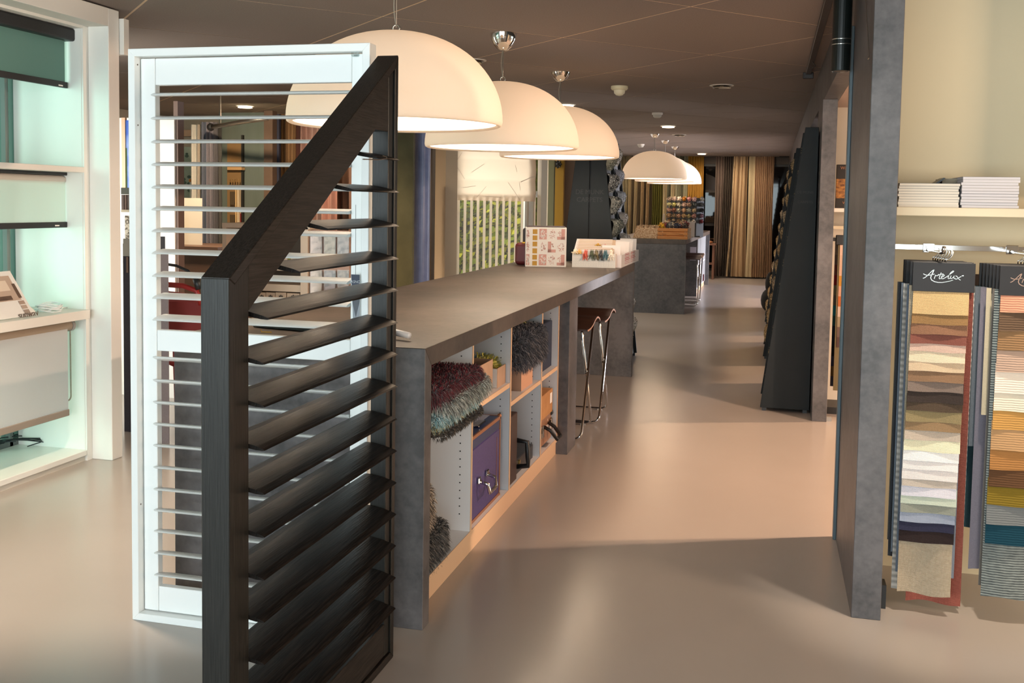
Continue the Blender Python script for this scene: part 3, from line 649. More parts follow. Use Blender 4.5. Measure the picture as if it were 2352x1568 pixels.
DKCASE = mat('dark brown case', '#3b2b27', .45)
q = PX(1176, 960, -1.25); tag(obj('sample_folder', bx(-1.58, -1.212, DV[1]+.014, PX(1188, 1000, -1.212).y, bz, PX(1180, 952, -1.212).z), DKCASE, None, .004), 'tall dark brown upright folder at the left in the bottom of the third bay', 'folder')
q0, q1 = PX(1188, 1000, -1.212).y+.012, PX(1226, 1030, -1.225).y
t = thing('sample_case', (-1.4, (q0+q1)/2, bz), 'low black case with a big handle lying in the bottom of the third bay', 'case')
zc1 = PX(1226, 1017, -1.23).z
obj('case_body', bx(-1.58, -1.23, q0, q1, bz, zc1), mat('black case vinyl', '#27292c', .4), t, .005)
obj('handle', MB().tube([(-1.225, q0+.03, bz+.19), (-1.17, q0+.03, bz+.185), (-1.165, q0+.035, bz+.10), (-1.165, q0+.04, bz+.06), (-1.225, q0+.04, bz+.05)], .013, 8), BLACKM, t, smooth=True)
obj('latch', MB().tube([(-1.23, q0+.10, bz+.06), (-1.222, q0+.10, bz+.06)], .012, 10), mat('brass latch', '#b59a5a', .3, .9), t)
# fourth bay
s4 = SH[3]; ya, yb = DV[2]+.02, PX(1274, 800, -1.26).y
t = thing('sample_folder', (-1.4, (ya+yb)/2, s4), 'tall navy sample folder standing in the fourth bay with a leather strap', 'folder')
obj('folder_body', bx(-1.60, -1.24, ya, yb-.09, s4, PX(1262, 738, -1.24).z), mat('navy folder cloth', '#222b40', .6), t, .004)
obj('folder_spine', bx(-1.60, -1.25, yb-.088, yb, s4, PX(1262, 738, -1.24).z-.005), mat('brown folder board', '#4a3527', .6), t, .003)
zt4 = PX(1262, 738, -1.24).z
obj('strap', MB().ribbon([(-1.2385, ya+.06+.07*math.sin(k*math.pi/12), s4+.06+(zt4-s4-.1)*k/12) for k in range(13)], .012, (1, 0, 0)), mat('strap brown', '#5a4334', .6), t)
obj('handle', MB().tube([(-1.32, ya+.03, zt4), (-1.30, ya+.05, zt4+.05), (-1.30, ya+.09, zt4+.05), (-1.32, ya+.11, zt4)], .006, 8), STEEL, t, smooth=True)
ya, yb = DV[2]+.03, SY1-.04
t = thing('flight_case', (-1.4, (ya+yb)/2, bz), 'open aluminium sample case with a black handle in the bottom of the fourth bay', 'case')
zc = bz+.17; ALU = mat('copper toned aluminium', '#b98a6a', .35, .5)
mb = MB().box(-1.62, -1.235, ya, yb, bz+.01, bz+.02)
for (x0, x1, p, q) in ((-1.62, -1.60, ya, yb), (-1.25, -1.23, ya, yb), (-1.60, -1.25, ya, ya+.015), (-1.60, -1.25, yb-.015, yb)): mb.box(x0, x1, p, q, bz+.01, zc)
obj('case_body', mb, ALU, t, .003)
obj('case_lining', bx(-1.60, -1.25, ya+.016, yb-.016, bz+.02, zc-.05), BLACKM, t)
for k in range(5): obj('material_sample', bx(-1.58+.05*k, -1.545+.05*k, ya+.04, ya+.2, zc-.05, zc-.02), mat('sample %d' % (k % 3), ('#6a625a', '#8f8780', '#3d3a38')[k % 3], .6), t)
hy = (ya+yb)/2+.04
obj('handle', MB().tube([(-1.228, hy-.06, zc-.05), (-1.19, hy-.055, zc-.07), (-1.15, hy-.05, zc-.12), (-1.15, hy+.05, zc-.12), (-1.19, hy+.055, zc-.07), (-1.228, hy+.06, zc-.05)], .011, 8), BLACKM, t, smooth=True)
for yy in (ya+.06, ya+.11, yb-.05): obj('latch', bx(-1.23, -1.214, yy-.014, yy+.014, zc-.10, zc-.03), CHROME, t, .003)
for yy in (ya+.015, yb-.01): obj('corner_bumper', MB().sphere((-1.235, yy, zc-.005), .02, 8, 6), BLACKM, t)
q0, q1 = ya+.03, yb-.02; z0 = zc+.002
t = thing('cardboard_box', (-1.4, (q0+q1)/2, z0), 'closed brown cardboard box lying across the aluminium case in the fourth bay', 'box')
obj('carton_body', bx(-1.56, -1.22, q0, q1, z0, z0+.14), CARD, t, .003)
obj('packing_tape', bx(-1.42, -1.36, q0-.0006, q1+.0006, z0+.03, z0+.1406), mat('packing tape', '#b98d5c', .35), t)
obj('address_label', bx(-1.2198, -1.2192, q1-.07, q1-.02, z0+.06, z0+.12), PAPER, t)
# ------------------------------------------------------------------ things on the bar counter
q0, q1 = PZ(1206, 612, CZ), PZ(1300, 613.5, CZ); zt_ = PY(1209, 522, q0.y).z; q2 = PX(1315, 612, q1.x+.02)
SBX = mat('sample box white', '#cfccc6', .6); PK = mat('print dusty pink', '#b98d84', .7); PK2 = mat('print faint pink', '#d3b9b3', .7); MUS = mat('mustard swatch', '#a8802e', .7)
dv = (q1-q0); dv.z = 0; W_ = dv.length; ux = dv.normalized(); uy = Vector((-ux.y, ux.x, 0)); Hh = zt_-CZ
t = thing('pattern_book', tuple((q0+q1)/2), 'white wallpaper sample box printed with pink plants and mustard squares on the counter', 'sample box')
def uv3(u, v, d=0): return q0+ux*(u*W_)+Vector((0, 0, v*Hh))-uy*d
DEP = .17
obj('box_body', MB().prism([uv3(0, 0), uv3(1, 0), uv3(1, 1), uv3(0, 1)], uy*DEP), SBX, t, .002)
mb = MB(); 
for k in range(9): a_, b_ = .012+k*.019, .022+k*.019; mb.prism([uv3(.03, 1.0, -a_), uv3(.97, 1.0, -a_), uv3(.97, 1.0, -b_), uv3(.03, 1.0, -b_)], (0, 0, .004+.004*(k % 3)))
obj('page_edges', mb, mat('page edge dark', '#5a5354', .8), t)
def pq(n, u0, u1, v0, v1, m, d=.0012): obj(n, MB().prism([uv3(u0, v0, d), uv3(u1, v0, d), uv3(u1, v1, d), uv3(u0, v1, d)], uy*.0008), m, t)
U = lambda u: (u-350)/690; V = lambda v: 1-(v-160)/668
for v0, v1 in ((190, 270), (295, 375), (400, 480), (515, 600), (625, 705), (730, 805)): pq('colour_square', U(470), U(548), V(v1), V(v0), MUS)
rnd = random.Random(4)
def motif(u0, u1, v0, v1, dense):
    mb = MB(); cu_, cv_ = (u0+u1)/2, (v0+v1)/2
    for k in range(26):
        a = rnd.uniform(0, 6.28); r_ = rnd.uniform(.3, 1); cx_ = cu_+math.cos(a)*r_*(u1-u0)*.42; cz_ = cv_+math.sin(a)*r_*(v1-v0)*.42
        d = rnd.uniform(0, 6.28); l = .022; w_ = .008 if not dense else .013
        A = (cx_, cz_); mb.add([uv3(A[0]-math.cos(d)*l, A[1]-math.sin(d)*l, .0016), uv3(A[0]+math.sin(d)*w_, A[1]-math.cos(d)*w_, .0016), uv3(A[0]+math.cos(d)*l, A[1]+math.sin(d)*l, .0016), uv3(A[0]-math.sin(d)*w_, A[1]+math.cos(d)*w_, .0016)], [(0, 1, 2, 3)])
    obj('plant_print', mb, PK if not dense else SBX, t, kind='stuff')
for c, (u0, u1) in enumerate(((362, 420), (580, 706), (728, 860), (882, 1012))):
    for r_, (v0, v1) in enumerate(((180, 360), (395, 580), (615, 800))):
        full = (c, r_) in ((1, 0), (0, 2), (1, 2))
        if full: pq('print_ground', U(u0), U(u1), V(v1), V(v0), PK)
        elif (c, r_) in ((2, 1), (3, 0), (3, 2)): pq('print_ground', U(u0) if c == 2 else U(u1-60), U(u0+55) if c == 2 else U(u1), V(v1), V(v0), PK); pq('print_ground', U(u0), U(u1), V(v1), V(v1-50), PK)
        motif(U(u0), U(u1), V(v1), V(v0), full)
mb = MB()
for k in range(8): z_ = CZ+Hh*(.62+.035*k); a_ = uv3(1.0, 0, 0); mb.prism([a_+uy*.04+Vector((0, 0, z_-CZ)), a_+uy*.13+Vector((0, 0, z_-CZ)), a_+uy*.13+Vector((0, 0, z_-CZ+.003)), a_+uy*.04+Vector((0, 0, z_-CZ+.003))], ux*.0008)
obj('side_print', mb, mat('print warm grey', '#a5968e', .7), t, kind='stuff')
# red case behind the sample box
a = PZ(1181, 605, CZ); b = PZ(1207, 605, CZ); X0 = a.x; yy = q0.y+.19
zr, zk = PY(1185, 557, yy).z, PY(1200, 523, yy).z; xa_, xb_ = PY(1181, 600, yy).x, PY(1240, 600, yy).x
t = thing('tool_case', ((xa_+xb_)/2, yy, CZ), 'dark red rounded case with a black top part behind the patterned sample box', 'case')
obj('case_body', bx(xa_, xb_, yy, yy+.16, CZ, zr), mat('dark red plastic', '#5e1a1d', .45), t, .03, seg=3)
obj('case_top', bx(xa_+.06, xb_-.02, yy+.02, yy+.14, zr-.01, zk), mat('dark brown plastic', '#2e2524', .5), t, .02, seg=3)
obj('yellow_latch', bx(xa_+.062, xa_+.14, yy+.008, yy+.03, zr-.006, zr+.007), mat('yellow plastic', '#d8a51f', .45), t, .002)
# white boxes of yarn sample cards
q0, q1 = PZ(1313.7, 613, CZ), PZ(1413.6, 615.5, CZ); q1.x = min(q1.x, CX1-.02)
Hh = PY(1315, 581, q0.y).z-CZ; ux = (q1-q0); ux.z = 0; W_ = ux.length; ux.normalize(); uy = Vector((-ux.y, ux.x, 0)); DB = .36
WB = mat('white embossed board', '#d2d1cb', .5)
t = thing('sample_box', tuple((q0+q1)/2), 'white dotted box holding rows of yarn cards near the far end of the counter', 'sample box')
def bq(n, u0, u1, d0, d1, v0, v1, m, par=None): return obj(n, MB().prism([q0+ux*u0*W_+uy*d0+Vector((0, 0, v0*Hh)), q0+ux*u1*W_+uy*d0+Vector((0, 0, v0*Hh)), q0+ux*u1*W_+uy*d1+Vector((0, 0, v0*Hh)), q0+ux*u0*W_+uy*d1+Vector((0, 0, v0*Hh))], (0, 0, (v1-v0)*Hh)), m, par or t)
bq('front_board', 0, 1, 0, .006, 0, 1, WB); bq('rear_board', 0, 1, DB-.006, DB, 0, 1, WB); bq('side_board', 0, .012, .006, DB-.006, 0, 1, WB); bq('side_board', .988, 1, .006, DB-.006, 0, .96, mat('raw board tan', '#c9a88c', .7)); bq('base_board', .013, .987, .007, DB-.007, 0, .03, WB)
mb = MB()
for r_ in range(4):
    for c in range(16):
        p = q0+ux*W_*(.05+.058*c)+Vector((0, 0, Hh*(.14+.18*r_)))-uy*.0005; mb.tube([p+uy*.001, p-uy*.0025], .0055, 8)
obj('embossed_dots', mb, WB, t, kind='stuff')
CW = mat('card white', '#d6d3d2', .7); CB = mat('card beige', '#b39c84', .7)
for k in range(22):
    d = .05+.013*k; u = .02+.035*(k % 3); hh = 1.22+.032*k
    p = [q0+ux*W_*u+uy*d+Vector((0, 0, .03*Hh)), q0+ux*W_*(u+.86)+uy*d+Vector((0, 0, .03*Hh))]
    o = MB().prism([p[0], p[1], p[1]+uy*.03+Vector((0, 0, hh*Hh)), p[0]+uy*.03+Vector((0, 0, hh*Hh))], uy*.0025)
    tag(obj('sample_card', o, CW if k % 3 == 0 else CB), '%s yarn sample card from the front in the white dotted box' % (ORD[k] if k < 20 else ('twenty-first', 'twenty-second')[k-20]), 'card', 'yarn sample cards in the dotted box')
ty = [('cream', ['#cdbfa4', '#e1d6c0']), ('ochre', ['#c89a3e', '#a9802e']), ('red orange', ['#a8381f', '#c44a2c']), ('forest green', ['#2f3a28', '#46502f']), ('olive brown', ['#6b5a2e', '#4d4326']), ('black', ['#23252a', '#3a3a3a']), ('teal', ['#2a5560', '#3b6d78']), ('ivory', ['#d8ccba', '#e8dfd0'])]
pos = (.06, .17, .31, .45, .56, .66, .76, .90)
for (nm, cc), u in zip(ty, pos):
    mb = MB(); rnd = random.Random(nm); c = q0+ux*W_*u-uy*.004+Vector((0, 0, Hh*1.02))
    for k in range(26):
        o = Vector((rnd.uniform(-.012, .012), 0, rnd.uniform(.0, .02))); e = c+ux*rnd.uniform(-.03, .03)-uy*rnd.uniform(.008, .03)-Vector((0, 0, rnd.uniform(.01, .06) if nm not in ('cream', 'ochre') else rnd.uniform(-.01, .012)))
        mb.mi = rnd.randrange(2); mb.tube([c+o+uy*.05+Vector((0, 0, .01)), c+o, (c+o)*.4+e*.6, e], .0022, 4)
    tag(obj('yarn_tassel', mb, [mat('yarn '+v, v, .6, sheen=.3) for v in cc]), '%s yarn tassel hanging over the front of the white dotted box' % nm, 'tassel', 'yarn tassels on the dotted box')
yarn('yarn_pom', tuple(q0+ux*W_*.56+uy*.20+Vector((0, 0, Hh*1.42))), .016, ['#d2a21f', '#e0b63e'], 'bright yellow yarn tuft among the sample cards', 160, .02, seed=9)
yarn('yarn_pom', tuple(q0+ux*W_*.72+uy*.22+Vector((0, 0, Hh*1.4))), .014, ['#b06a68', '#c88480'], 'dusty pink yarn tuft among the sample cards', 140, .018, seed=10)
# second white carton along the counter edge
a = PZ(1427, 612, CZ); X_ = CX1-.012; ya, yb = PX(1427, 611, X_).y, PX(1468, 598, X_).y-.04; zt2 = PX(1440, 582, X_).z
t = carton('sample_box', X_-.20, X_, ya, yb, CZ, zt2, mat('white print carton', '#d3d0d0', .6), 'white carton with red printed lines at the aisle edge of the counter')
mb = MB()
for k in range(7):
    z_ = CZ+.02+.014*k
    for (p, q) in ((.18, .45), (.5, .78)): mb.box(X_+.0003, X_+.001, ya+(yb-ya)*p, ya+(yb-ya)*(q-.03*(k % 2)), z_, z_+.006 if k in (2, 3, 5) else z_+.003)
obj('red_print', mb, mat('print red', '#b5565a', .7), t, kind='stuff')
for k in range(5):
    y_ = ya+.05+k*(yb-ya-.1)/4; o = MB().prism([(X_-.17, y_, CZ+.006), (X_-.02, y_, CZ+.006), (X_-.02, y_+.03, zt2+.075+.006*k), (X_-.17, y_+.03, zt2+.075+.006*k)], (0, .003, 0))
    tag(obj('sample_card', o, CW), '%s white divider card from the near end in the carton with red print' % ORD[k], 'card', 'divider cards in the carton with red print')
q = PX(1452, 575, X_-.01); tag(obj('index_card', bx(X_-.09, X_-.01, q.y-.02, q.y-.017, zt2+.01, zt2+.075), CW), 'small index card with a dark mark sticking out of the red printed carton', 'card')
# trimmer lying on the near end of the worktop
a, b = PZ(580, 752, CZ), PZ(760, 768, CZ)
t = thing('paper_trimmer', tuple((a+b)/2), 'long black cutting bar with a white handle on the near left end of the counter', 'trimmer')
v = (b-a); v.z = 0; v.normalize(); n_ = Vector((-v.y, v.x, 0)); Z = Vector((0, 0, 1))
obj('cutting_bar', MB().prism([a+Z*.002, a+v*.42+Z*.002, a+v*.42+n_*.05+Z*.002, a+n_*.05+Z*.002], Z*.014), BLACKM, t, .003)
obj('steel_rule', MB().prism([a+n_*.01+Z*.0165, a+v*.4+n_*.01+Z*.0165, a+v*.4+n_*.016+Z*.0165, a+n_*.016+Z*.0165], Z*.002), STEEL, t)
c = a+v*.42+n_*.02; obj('blue_grip', MB().tube([c+Z*.014, c+v*.10+Z*.03, c+v*.20-n_*.03+Z*.028, c+v*.27-n_*.08+Z*.016], [.016, .02, .018, .012], 8), mat('dark blue grip', '#202c44', .45), t, smooth=True)
obj('white_handle', MB().tube([c-n_*.03+Z*.012, c+v*.03-n_*.05+Z*.03, c+v*.14-n_*.06+Z*.018, c+v*.2-n_*.09+Z*.012], .008, 8).tube([c+v*.16+n_*.02+Z*.03, c+v*.30-n_*.01+Z*.02], .012, 8), mat('white plastic', '#e4e4e6', .35), t, smooth=True)
# small brass hook on the counter
q = PZ(606, 764, CZ); tag(obj('brass_hook', MB().tube([q+Vector((-.012, .0, .012)), q+Vector((-.01, 0, .003)), q+Vector((.03, .004, .003))], .002, 6), mat('brass', '#b98f3c', .3, .9)), 'small brass hook lying on the near end of the counter', 'hook')
# ------------------------------------------------------------------ bar stools
WALN = mat('bent walnut plywood', '#3a281f', .38, col2='#472f25', scale=10, stretch=(1, 8, 8)); PLYE = mat('plywood edge', '#a87850', .5)
def stool(x1, yf, yr, lab, group):
    """saddle seat on two crossing hoops of tube; x1 = aisle side"""
    x0 = x1-.40; t = thing('bar_stool', ((x0+x1)/2, (yf+yr)/2, 0), lab, 'stool', group); L = yr-yf; ys = yf+.02
    pr_ = [(0, .700), (.04, .697), (.12, .700), (.20, .712), (.27, .733), (.33, .745), (.38, .744), (.43, .730), (.46, .714)]
    mb = MB(); n = len(pr_)
    vs = [(x, ys+p*L/.46, z+dz) for x in (x0-.02, x1+.025) for dz in (0, .011) for p, z in pr_]
    fs = []
    for s in range(n-1): fs += [(s, s+1, 2*n+s+1, 2*n+s), (n+s+1, n+s, 3*n+s, 3*n+s+1)]
    fs += [(0, n, 3*n, 2*n)[::-1], (n-1, 2*n-1, 4*n-1, 3*n-1)]
    obj('seat', mb.add(vs, fs), WALN, t, smooth=False)
    for x in (x0-.0205, x1+.0255):
        m2 = MB(); m2.add([(x, ys+p*L/.46, z+dz) for dz in (0, .011) for p, z in pr_], [(s, s+1, n+s+1, n+s) for s in range(n-1)]); obj('seat_edge', m2, PLYE, t)
    def hoop(xa_, xb_, ytop, ybot, ztop, name):
        rb = .045; yb_ = ybot; p = [(xa_, ytop, ztop), (xa_, yb_+(ytop-yb_)*.06, .055)]
        p += [(xa_+rb*(1-math.cos(k*math.pi/8)), yb_, .012+rb*(1-math.sin(k*math.pi/8))) for k in range(1, 5)]
        p += [(xb_-rb*(1-math.cos(k*math.pi/8)), yb_, .012+rb*(1-math.sin(k*math.pi/8))) for k in range(4, 0, -1)]
        p += [(xb_, yb_+(ytop-yb_)*.06, .055), (xb_, ytop, ztop)]
        obj(name, MB().tube(p, .0092, 8), CHROME, t, smooth=True)
    hoop(x0, x1, yr-.09, yf, .733, 'leg_hoop'); hoop(x0+.018, x1-.018, yf+.06, yr, .692, 'leg_hoop')
    for x in (x0, x1): obj('pivot_bolt', MB().tube([(x-.022, (yf+yr)/2-.01, .395), (x+.006, (yf+yr)/2-.01, .395)], .009, 8), CHROME, t)
    obj('foot_pad', bx(x1-.09, x1-.055, yr-.012, yr+.012, .0, .012), mat('clear grey foot', '#a9a6a2', .4), t); obj('foot_pad', bx(x0+.055, x0+.09, yf-.012, yf+.012, .0, .012), MATS['clear grey foot'], t)
    return t
st = stool(-1.12, 6.20, 6.68, 'walnut and chrome bar stool nearest the camera, half behind the shelf unit', 'bar stools at the long counter')
s2_ = dup(st, (.025, .53, 0), 'second walnut and chrome bar stool at the long counter, the farther of the pair')
# ------------------------------------------------------------------ pendant lamps
OPAL = sheer('opal lamp shade', '#ece1d3', .2, '#f4e6d4'); INNER = mat('lamp interior', '#fff4e4', .6, emit='#ffeedd', estr=1.15)
def pendant(x, y, zr, h, r, lab, group):
    t = thing('pendant_lamp', (x, y, CEIL), lab, 'lamp', group)
    pf = [(r-.030, .004), (r-.014, -.006), (r-.004, .0), (r, .014)]+[(r*math.cos(a)**.92, .014+(h-.014)*math.sin(a)) for a in [k*math.pi/2/20 for k in range(1, 20)]]+[(.012, h)]
    obj('shade', MB().lathe(pf, (x, y, zr), 56, False), OPAL, t, smooth=True)
    pin = [(r-.030, .004)]+[((r-.028)*math.cos(a)**.92, .01+(h-.03)*math.sin(a)) for a in [k*math.pi/2/14 for k in range(1, 14)]]+[(.01, h-.02)]
    obj('shade_interior', MB().lathe(pin, (x, y, zr), 48, False), INNER, t, smooth=True)
    obj('canopy', MB().lathe([(.012, -.106), (.03, -.101), (.055, -.078), (.074, -.045), (.080, -.02), (.082, 0)], (x, y, CEIL), 28), CHROME, t, smooth=True)
    obj('suspension_wire', MB().tube([(x, y, CEIL-.08), (x, y, zr+h+.03)], .0025, 6), STEEL, t)
    pts = [(x+.012*math.sin(k*math.pi/10)*(-1), y, CEIL-.08+(zr+h+.02-CEIL+.08)*k/10) for k in range(11)]
    obj('power_cord', MB().tube(pts, .002, 6), mat('clear cord', '#9c978a', .4), t)
    obj('ring_hook', MB().tube([(x+.016*math.cos(a), y, zr+h+.016+.016*math.sin(a)) for a in [k*math.pi/5 for k in range(10)]], .003, 6, True), STEEL, t, smooth=True)
    L = light('pendant_bulb', 'POINT', (x, y, zr+h*.55), 11.5, (1.0, .86, .71), radius=.07); L.parent = t; L.location = (0, 0, zr+h*.55-CEIL)
    return t
p1 = pendant(-1.645, 4.27, 1.845, .408, .482, 'large white dome pendant nearest the camera, partly behind both shutters', 'dome pendants over the long counter')
dup(p1, (0, 1.845, 0), 'large white dome pendant in the middle of the near row of three')
dup(p1, (-.02, 3.70, .03), 'large white dome pendant farthest of the near row of three')
for k, (y, nm) in enumerate(((15.02, 'nearest'), (16.53, 'middle'), (18.23, 'farthest'))):
    dup(p1, (-.05, y-4.27, .05), 'white dome pendant over the far counter, %s of the three there' % nm, 'dome pendants over the far counter')
# ------------------------------------------------------------------ ceiling fittings
RIMW = mat('fitting white', '#dad4ca', .5); LAMPON = mat('lit downlight', '#fff3df', .5, emit='#ffe8c8', estr=6); REFL = mat('downlight reflector', '#d6d2c8', .15, .9)
def downlight(x, y, on, lab, r=.105):
    t = thing('downlight', (x, y, CEIL), lab, 'light', 'recessed downlights')
    obj('trim_ring', MB().lathe([(r*.78, -.001), (r*.8, -.007), (r, -.005), (r, 0)], (x, y, CEIL), 28), RIMW, t, smooth=True)
    obj('reflector', MB().lathe([(r*.78, -.001), (r*.55, .016), (.004, .02)], (x, y, CEIL-.021), 24), LAMPON if on else REFL, t, smooth=True)
for x, y, on, lab in ((-2.174, 7.206, 0, 'chrome ringed downlight behind the nearest pendant'), (-2.138, 10.54, 1, 'bright downlight behind the third pendant of the near row'), (-.448, 9.0, 0, 'unlit white downlight right of the motion sensor'), (-5.808, 10.366, 1, 'lit downlight seen through the top louvres of the white shutter'), (-1.349, 13.467, 1, 'glowing downlight just above the far pendants'), (-1.351, 15.117, 0, 'flat white downlight between the far pendant canopies and the motion sensor'), (-1.372, 20.472, 1, 'small lit downlight close to the far curtains')): downlight(x, y, on, lab)
def warm(loc, tgt, e, ang, col=(1, .76, .5)): return light('spot_beam', 'SPOT', loc, e, col, tgt, spot=ang, blend=.7, radius=.05)
t = thing('motion_sensor', (-1.337, 8.964, CEIL), 'cream dome motion sensor on the ceiling', 'sensor')
obj('sensor_base', MB().lathe([(.075, 0), (.076, -.02), (.066, -.034), (.05, -.036)], (-1.337, 8.964, CEIL), 24), mat('sensor cream', '#d9d3b4', .45), t, smooth=True)
obj('sensor_dome', MB().lathe([(.052, -.034), (.047, -.062), (.028, -.08), (.004, -.086)], (-1.337, 8.964, CEIL), 24), mat('sensor lens', '#e3dfc6', .35), t, smooth=True)
for x, y, lab in ((-1.286, 11.569, 'small round smoke detector ahead of the glowing downlight'), (-2.213, 17.473, 'small smoke detector left of the far pendant canopies')):
    t = thing('smoke_detector', (x, y, CEIL), lab, 'detector'); obj('detector_base', MB().lathe([(.062, 0), (.062, -.02), (.055, -.024)], (x, y, CEIL), 20), RIMW, t, smooth=True)
    obj('detector_head', MB().lathe([(.05, -.024), (.046, -.045), (.03, -.056), (.003, -.058)], (x, y, CEIL), 20), mat('detector grey white', '#bdb9ae', .4), t, smooth=True)
t = thing('curtain_track', (.245, 6.6, CEIL), 'dark metal rail fixed along the ceiling above the aisle', 'rail')
obj('rail', bx(.225, .265, 4.6, 8.15, CEIL-.03, CEIL-.001), mat('dark bronze', '#3a2f29', .4, .5), t, .003)
obj('rail_end', bx(.205, .285, 8.12, 8.15, CEIL-.06, CEIL-.01), mat('dark bronze end', '#2e2622', .5), t, .004); obj('rail_hook', MB().tube([(.25, 7.4, CEIL-.03), (.27, 7.42, CEIL-.06), (.25, 7.44, CEIL-.07)], .004, 6), BLACKM, t)
# ------------------------------------------------------------------ carpet towers
TOWM = mat('charcoal tower panel', '#1d2123', .5, spec=.22, col2='#212527', scale=3); TOWD = mat('tower inner black', '#17191a', .6); EMB = mat('tower emboss', '#181b1d', .5)
def tower(name, y0, y1, prof, lab, side, seam=True, cols=2, textlab=True):
    """prof = (x_left_bottom, x_right_bottom, x_left_top, x_right_top, height); samples hang on the sloping side"""
    a, b, c, d, h = prof; t = thing(name, ((a+b)/2, (y0+y1)/2, 0), lab, 'display tower', 'carpet display towers'); z0 = .025
    p4 = lambda y: [(a, y, z0), (b, y, z0), (d, y, h), (c, y, h)]
    if seam:
        m0, m1 = (a+b)/2, (c+d)/2; g_ = .006
        obj('front_panel', MB().prism([(a, y0, z0), (m0-g_, y0, z0), (m1-g_, y0, h), (c, y0, h)], (0, .02, 0)), TOWM, t, .002)
        obj('front_panel', MB().prism([(m0+g_, y0, z0), (b, y0, z0), (d, y0, h), (m1+g_, y0, h)], (0, .02, 0)), TOWM, t, .002)
    else: obj('front_panel', MB().prism(p4(y0), (0, .02, 0)), TOWM, t, .002)
    obj('rear_panel', MB().prism(p4(y1-.02), (0, .02, 0)), TOWM, t, .002)
    e = .03
    obj('core', MB().prism([(a+e, y0+.021, z0), (b-e, y0+.021, z0), (d-e*.8, y0+.021, h-.02), (c+e*.8, y0+.021, h-.02)], (0, y1-y0-.042, 0)), TOWD, t)
    sgn = 1 if side > 0 else -1; xb, xt = (b, d) if side > 0 else (a, c)
    for k in range(1, cols):
        y = y0+(y1-y0)*k/cols; obj('divider_fin', MB().prism([(xb-sgn*.031, y-.008, z0), (xb, y-.008, z0), (xt, y-.008, h), (xt-sgn*.031, y-.008, h)], (0, .016, 0)), TOWM, t)
    for x, y in ((a+.03, y0+.03), (b-.03, y0+.03), (a+.03, y1-.03), (b-.03, y1-.03)): obj('foot', bx(x-.015, x+.015, y-.015, y+.015, 0, z0), BLACKM, t)
    if textlab:
        f = (1.58-z0)/(h-z0); cxx = (a+b)/2*(1-f)+(c+d)/2*f; w_ = (b-a)*(1-f)+(d-c)*f
        text('embossed_lettering', 'DE MUNK', (cxx, y0-.0008, 1.61), w_*.17, EMB, t, ext=.0004); text('embossed_lettering', 'CARPETS', (cxx, y0-.0008, 1.54), w_*.17, EMB, t, ext=.0004)
    return t
def flap(y0, y1, z, hgt, prof, side, cols, lab, group, seed, bulge=.075, loop=True):
    """folded carpet flap: rounded at the top, tapering down, with looped or shaggy yarn"""
    a, b, c, d, h = prof; sgn = 1 if side > 0 else -1; xb, xt = (b, d) if side > 0 else (a, c); rnd = random.Random(seed)
    def P(u, v):
        zz_ = z+hgt*(1-v); xs = xb+(xt-xb)*(zz_-.025)/(h-.025); o = bulge*(math.sin(math.pi*min(v*1.05+.0, 1)**.55))**.8 if v < .95 else 0
        o *= (1-(2*abs(u-.5))**6*.5)
        return (xs-sgn*.026+sgn*(o+rnd.uniform(-.004, .004)), y0+(y1-y0)*u, zz_)
    mb = MB().grid(P, 6, 9); base = list(mb.v); n0 = len(mb.f); pts = []
    for q in range(330):
        u, v = rnd.random(), rnd.uniform(.02, .95); p = Vector(P(u, v)); pts.append((p, Vector((sgn, rnd.uniform(-.3, .3), .5-v))))
    strands(mb, pts, .014 if loop else .008, .012 if loop else .008, .6, .2, len(cols), rnd)
    tag(obj('carpet_sample', mb, [mat('carpet '+q, q, .9) for q in cols]), lab, 'carpet sample', group)
profL = (-1.955, -1.255, -1.715, -1.485, 2.104)
tower('display_tower', 9.05, 10.0, profL, 'charcoal tapering carpet tower standing behind the far end of the long counter', 1)
cl = [['#8f9086', '#b3b3a6', '#5f625c'], ['#a7a695', '#7d7d6e', '#c4c3b3'], ['#a2a29a', '#3a3b3b', '#d3d2c8'], ['#b4b3a6', '#8e8d82', '#cfcdbf'], ['#8d8d8b', '#2f3031', '#d9d8d2'], ['#a89f90', '#8b8375'], ['#b2a99d', '#938b80'], ['#a6a8aa', '#7e8083'], ['#9a9aa0', '#b9b9bd']]
rows = 9
for col in range(2):
    for r_ in range(rows):
        z = .18+.207*r_+(.04 if col else -.02); ya = 9.05+.03+col*.475; 
        if z+.2 > 2.09: continue
        cc = cl[(r_*2+col*5) % 5] if col == 0 else cl[5+(r_ % 4)]
        flap(ya, ya+.42, z, .175, profL, 1, cc, 'grey carpet flap, %s from bottom, %s column of the tower behind the counter' % (ORD[r_], 'front' if col == 0 else 'rear'), 'carpet samples on the tower behind the counter', 50+r_+col*20, .085 if col == 0 else .07, col == 0)
def rtow(y0, y1, lab, cols, nrow, seam, seed, who, colr):
    q = PY(1850, 292, 7.57).x; pf = (-.034, .315, q, .315, 2.077)
    tower('display_tower', y0, y1, pf, lab, -1, seam, cols, True)
    for r_ in range(nrow):
        z = .12+.172*r_
        if z+.16 > 2.05: break
        flap(y0+.03, y0+.03+(y1-y0-.06)*.95, z, .14, pf, -1, colr[r_ % len(colr)], 'beige carpet flap, %s from the bottom on the %s tower right of the aisle' % (ORD[r_], who), 'carpet samples on the %s aisle tower' % who, seed+r_, .036 if who != 'nearest' else .012, who != 'nearest')
cr = [['#b79c74', '#8f7650', '#d2bb94'], ['#a58a62', '#c7ad84'], ['#c2a983', '#6e5c40'], ['#b9a58a', '#857054', '#d8c8ae']]
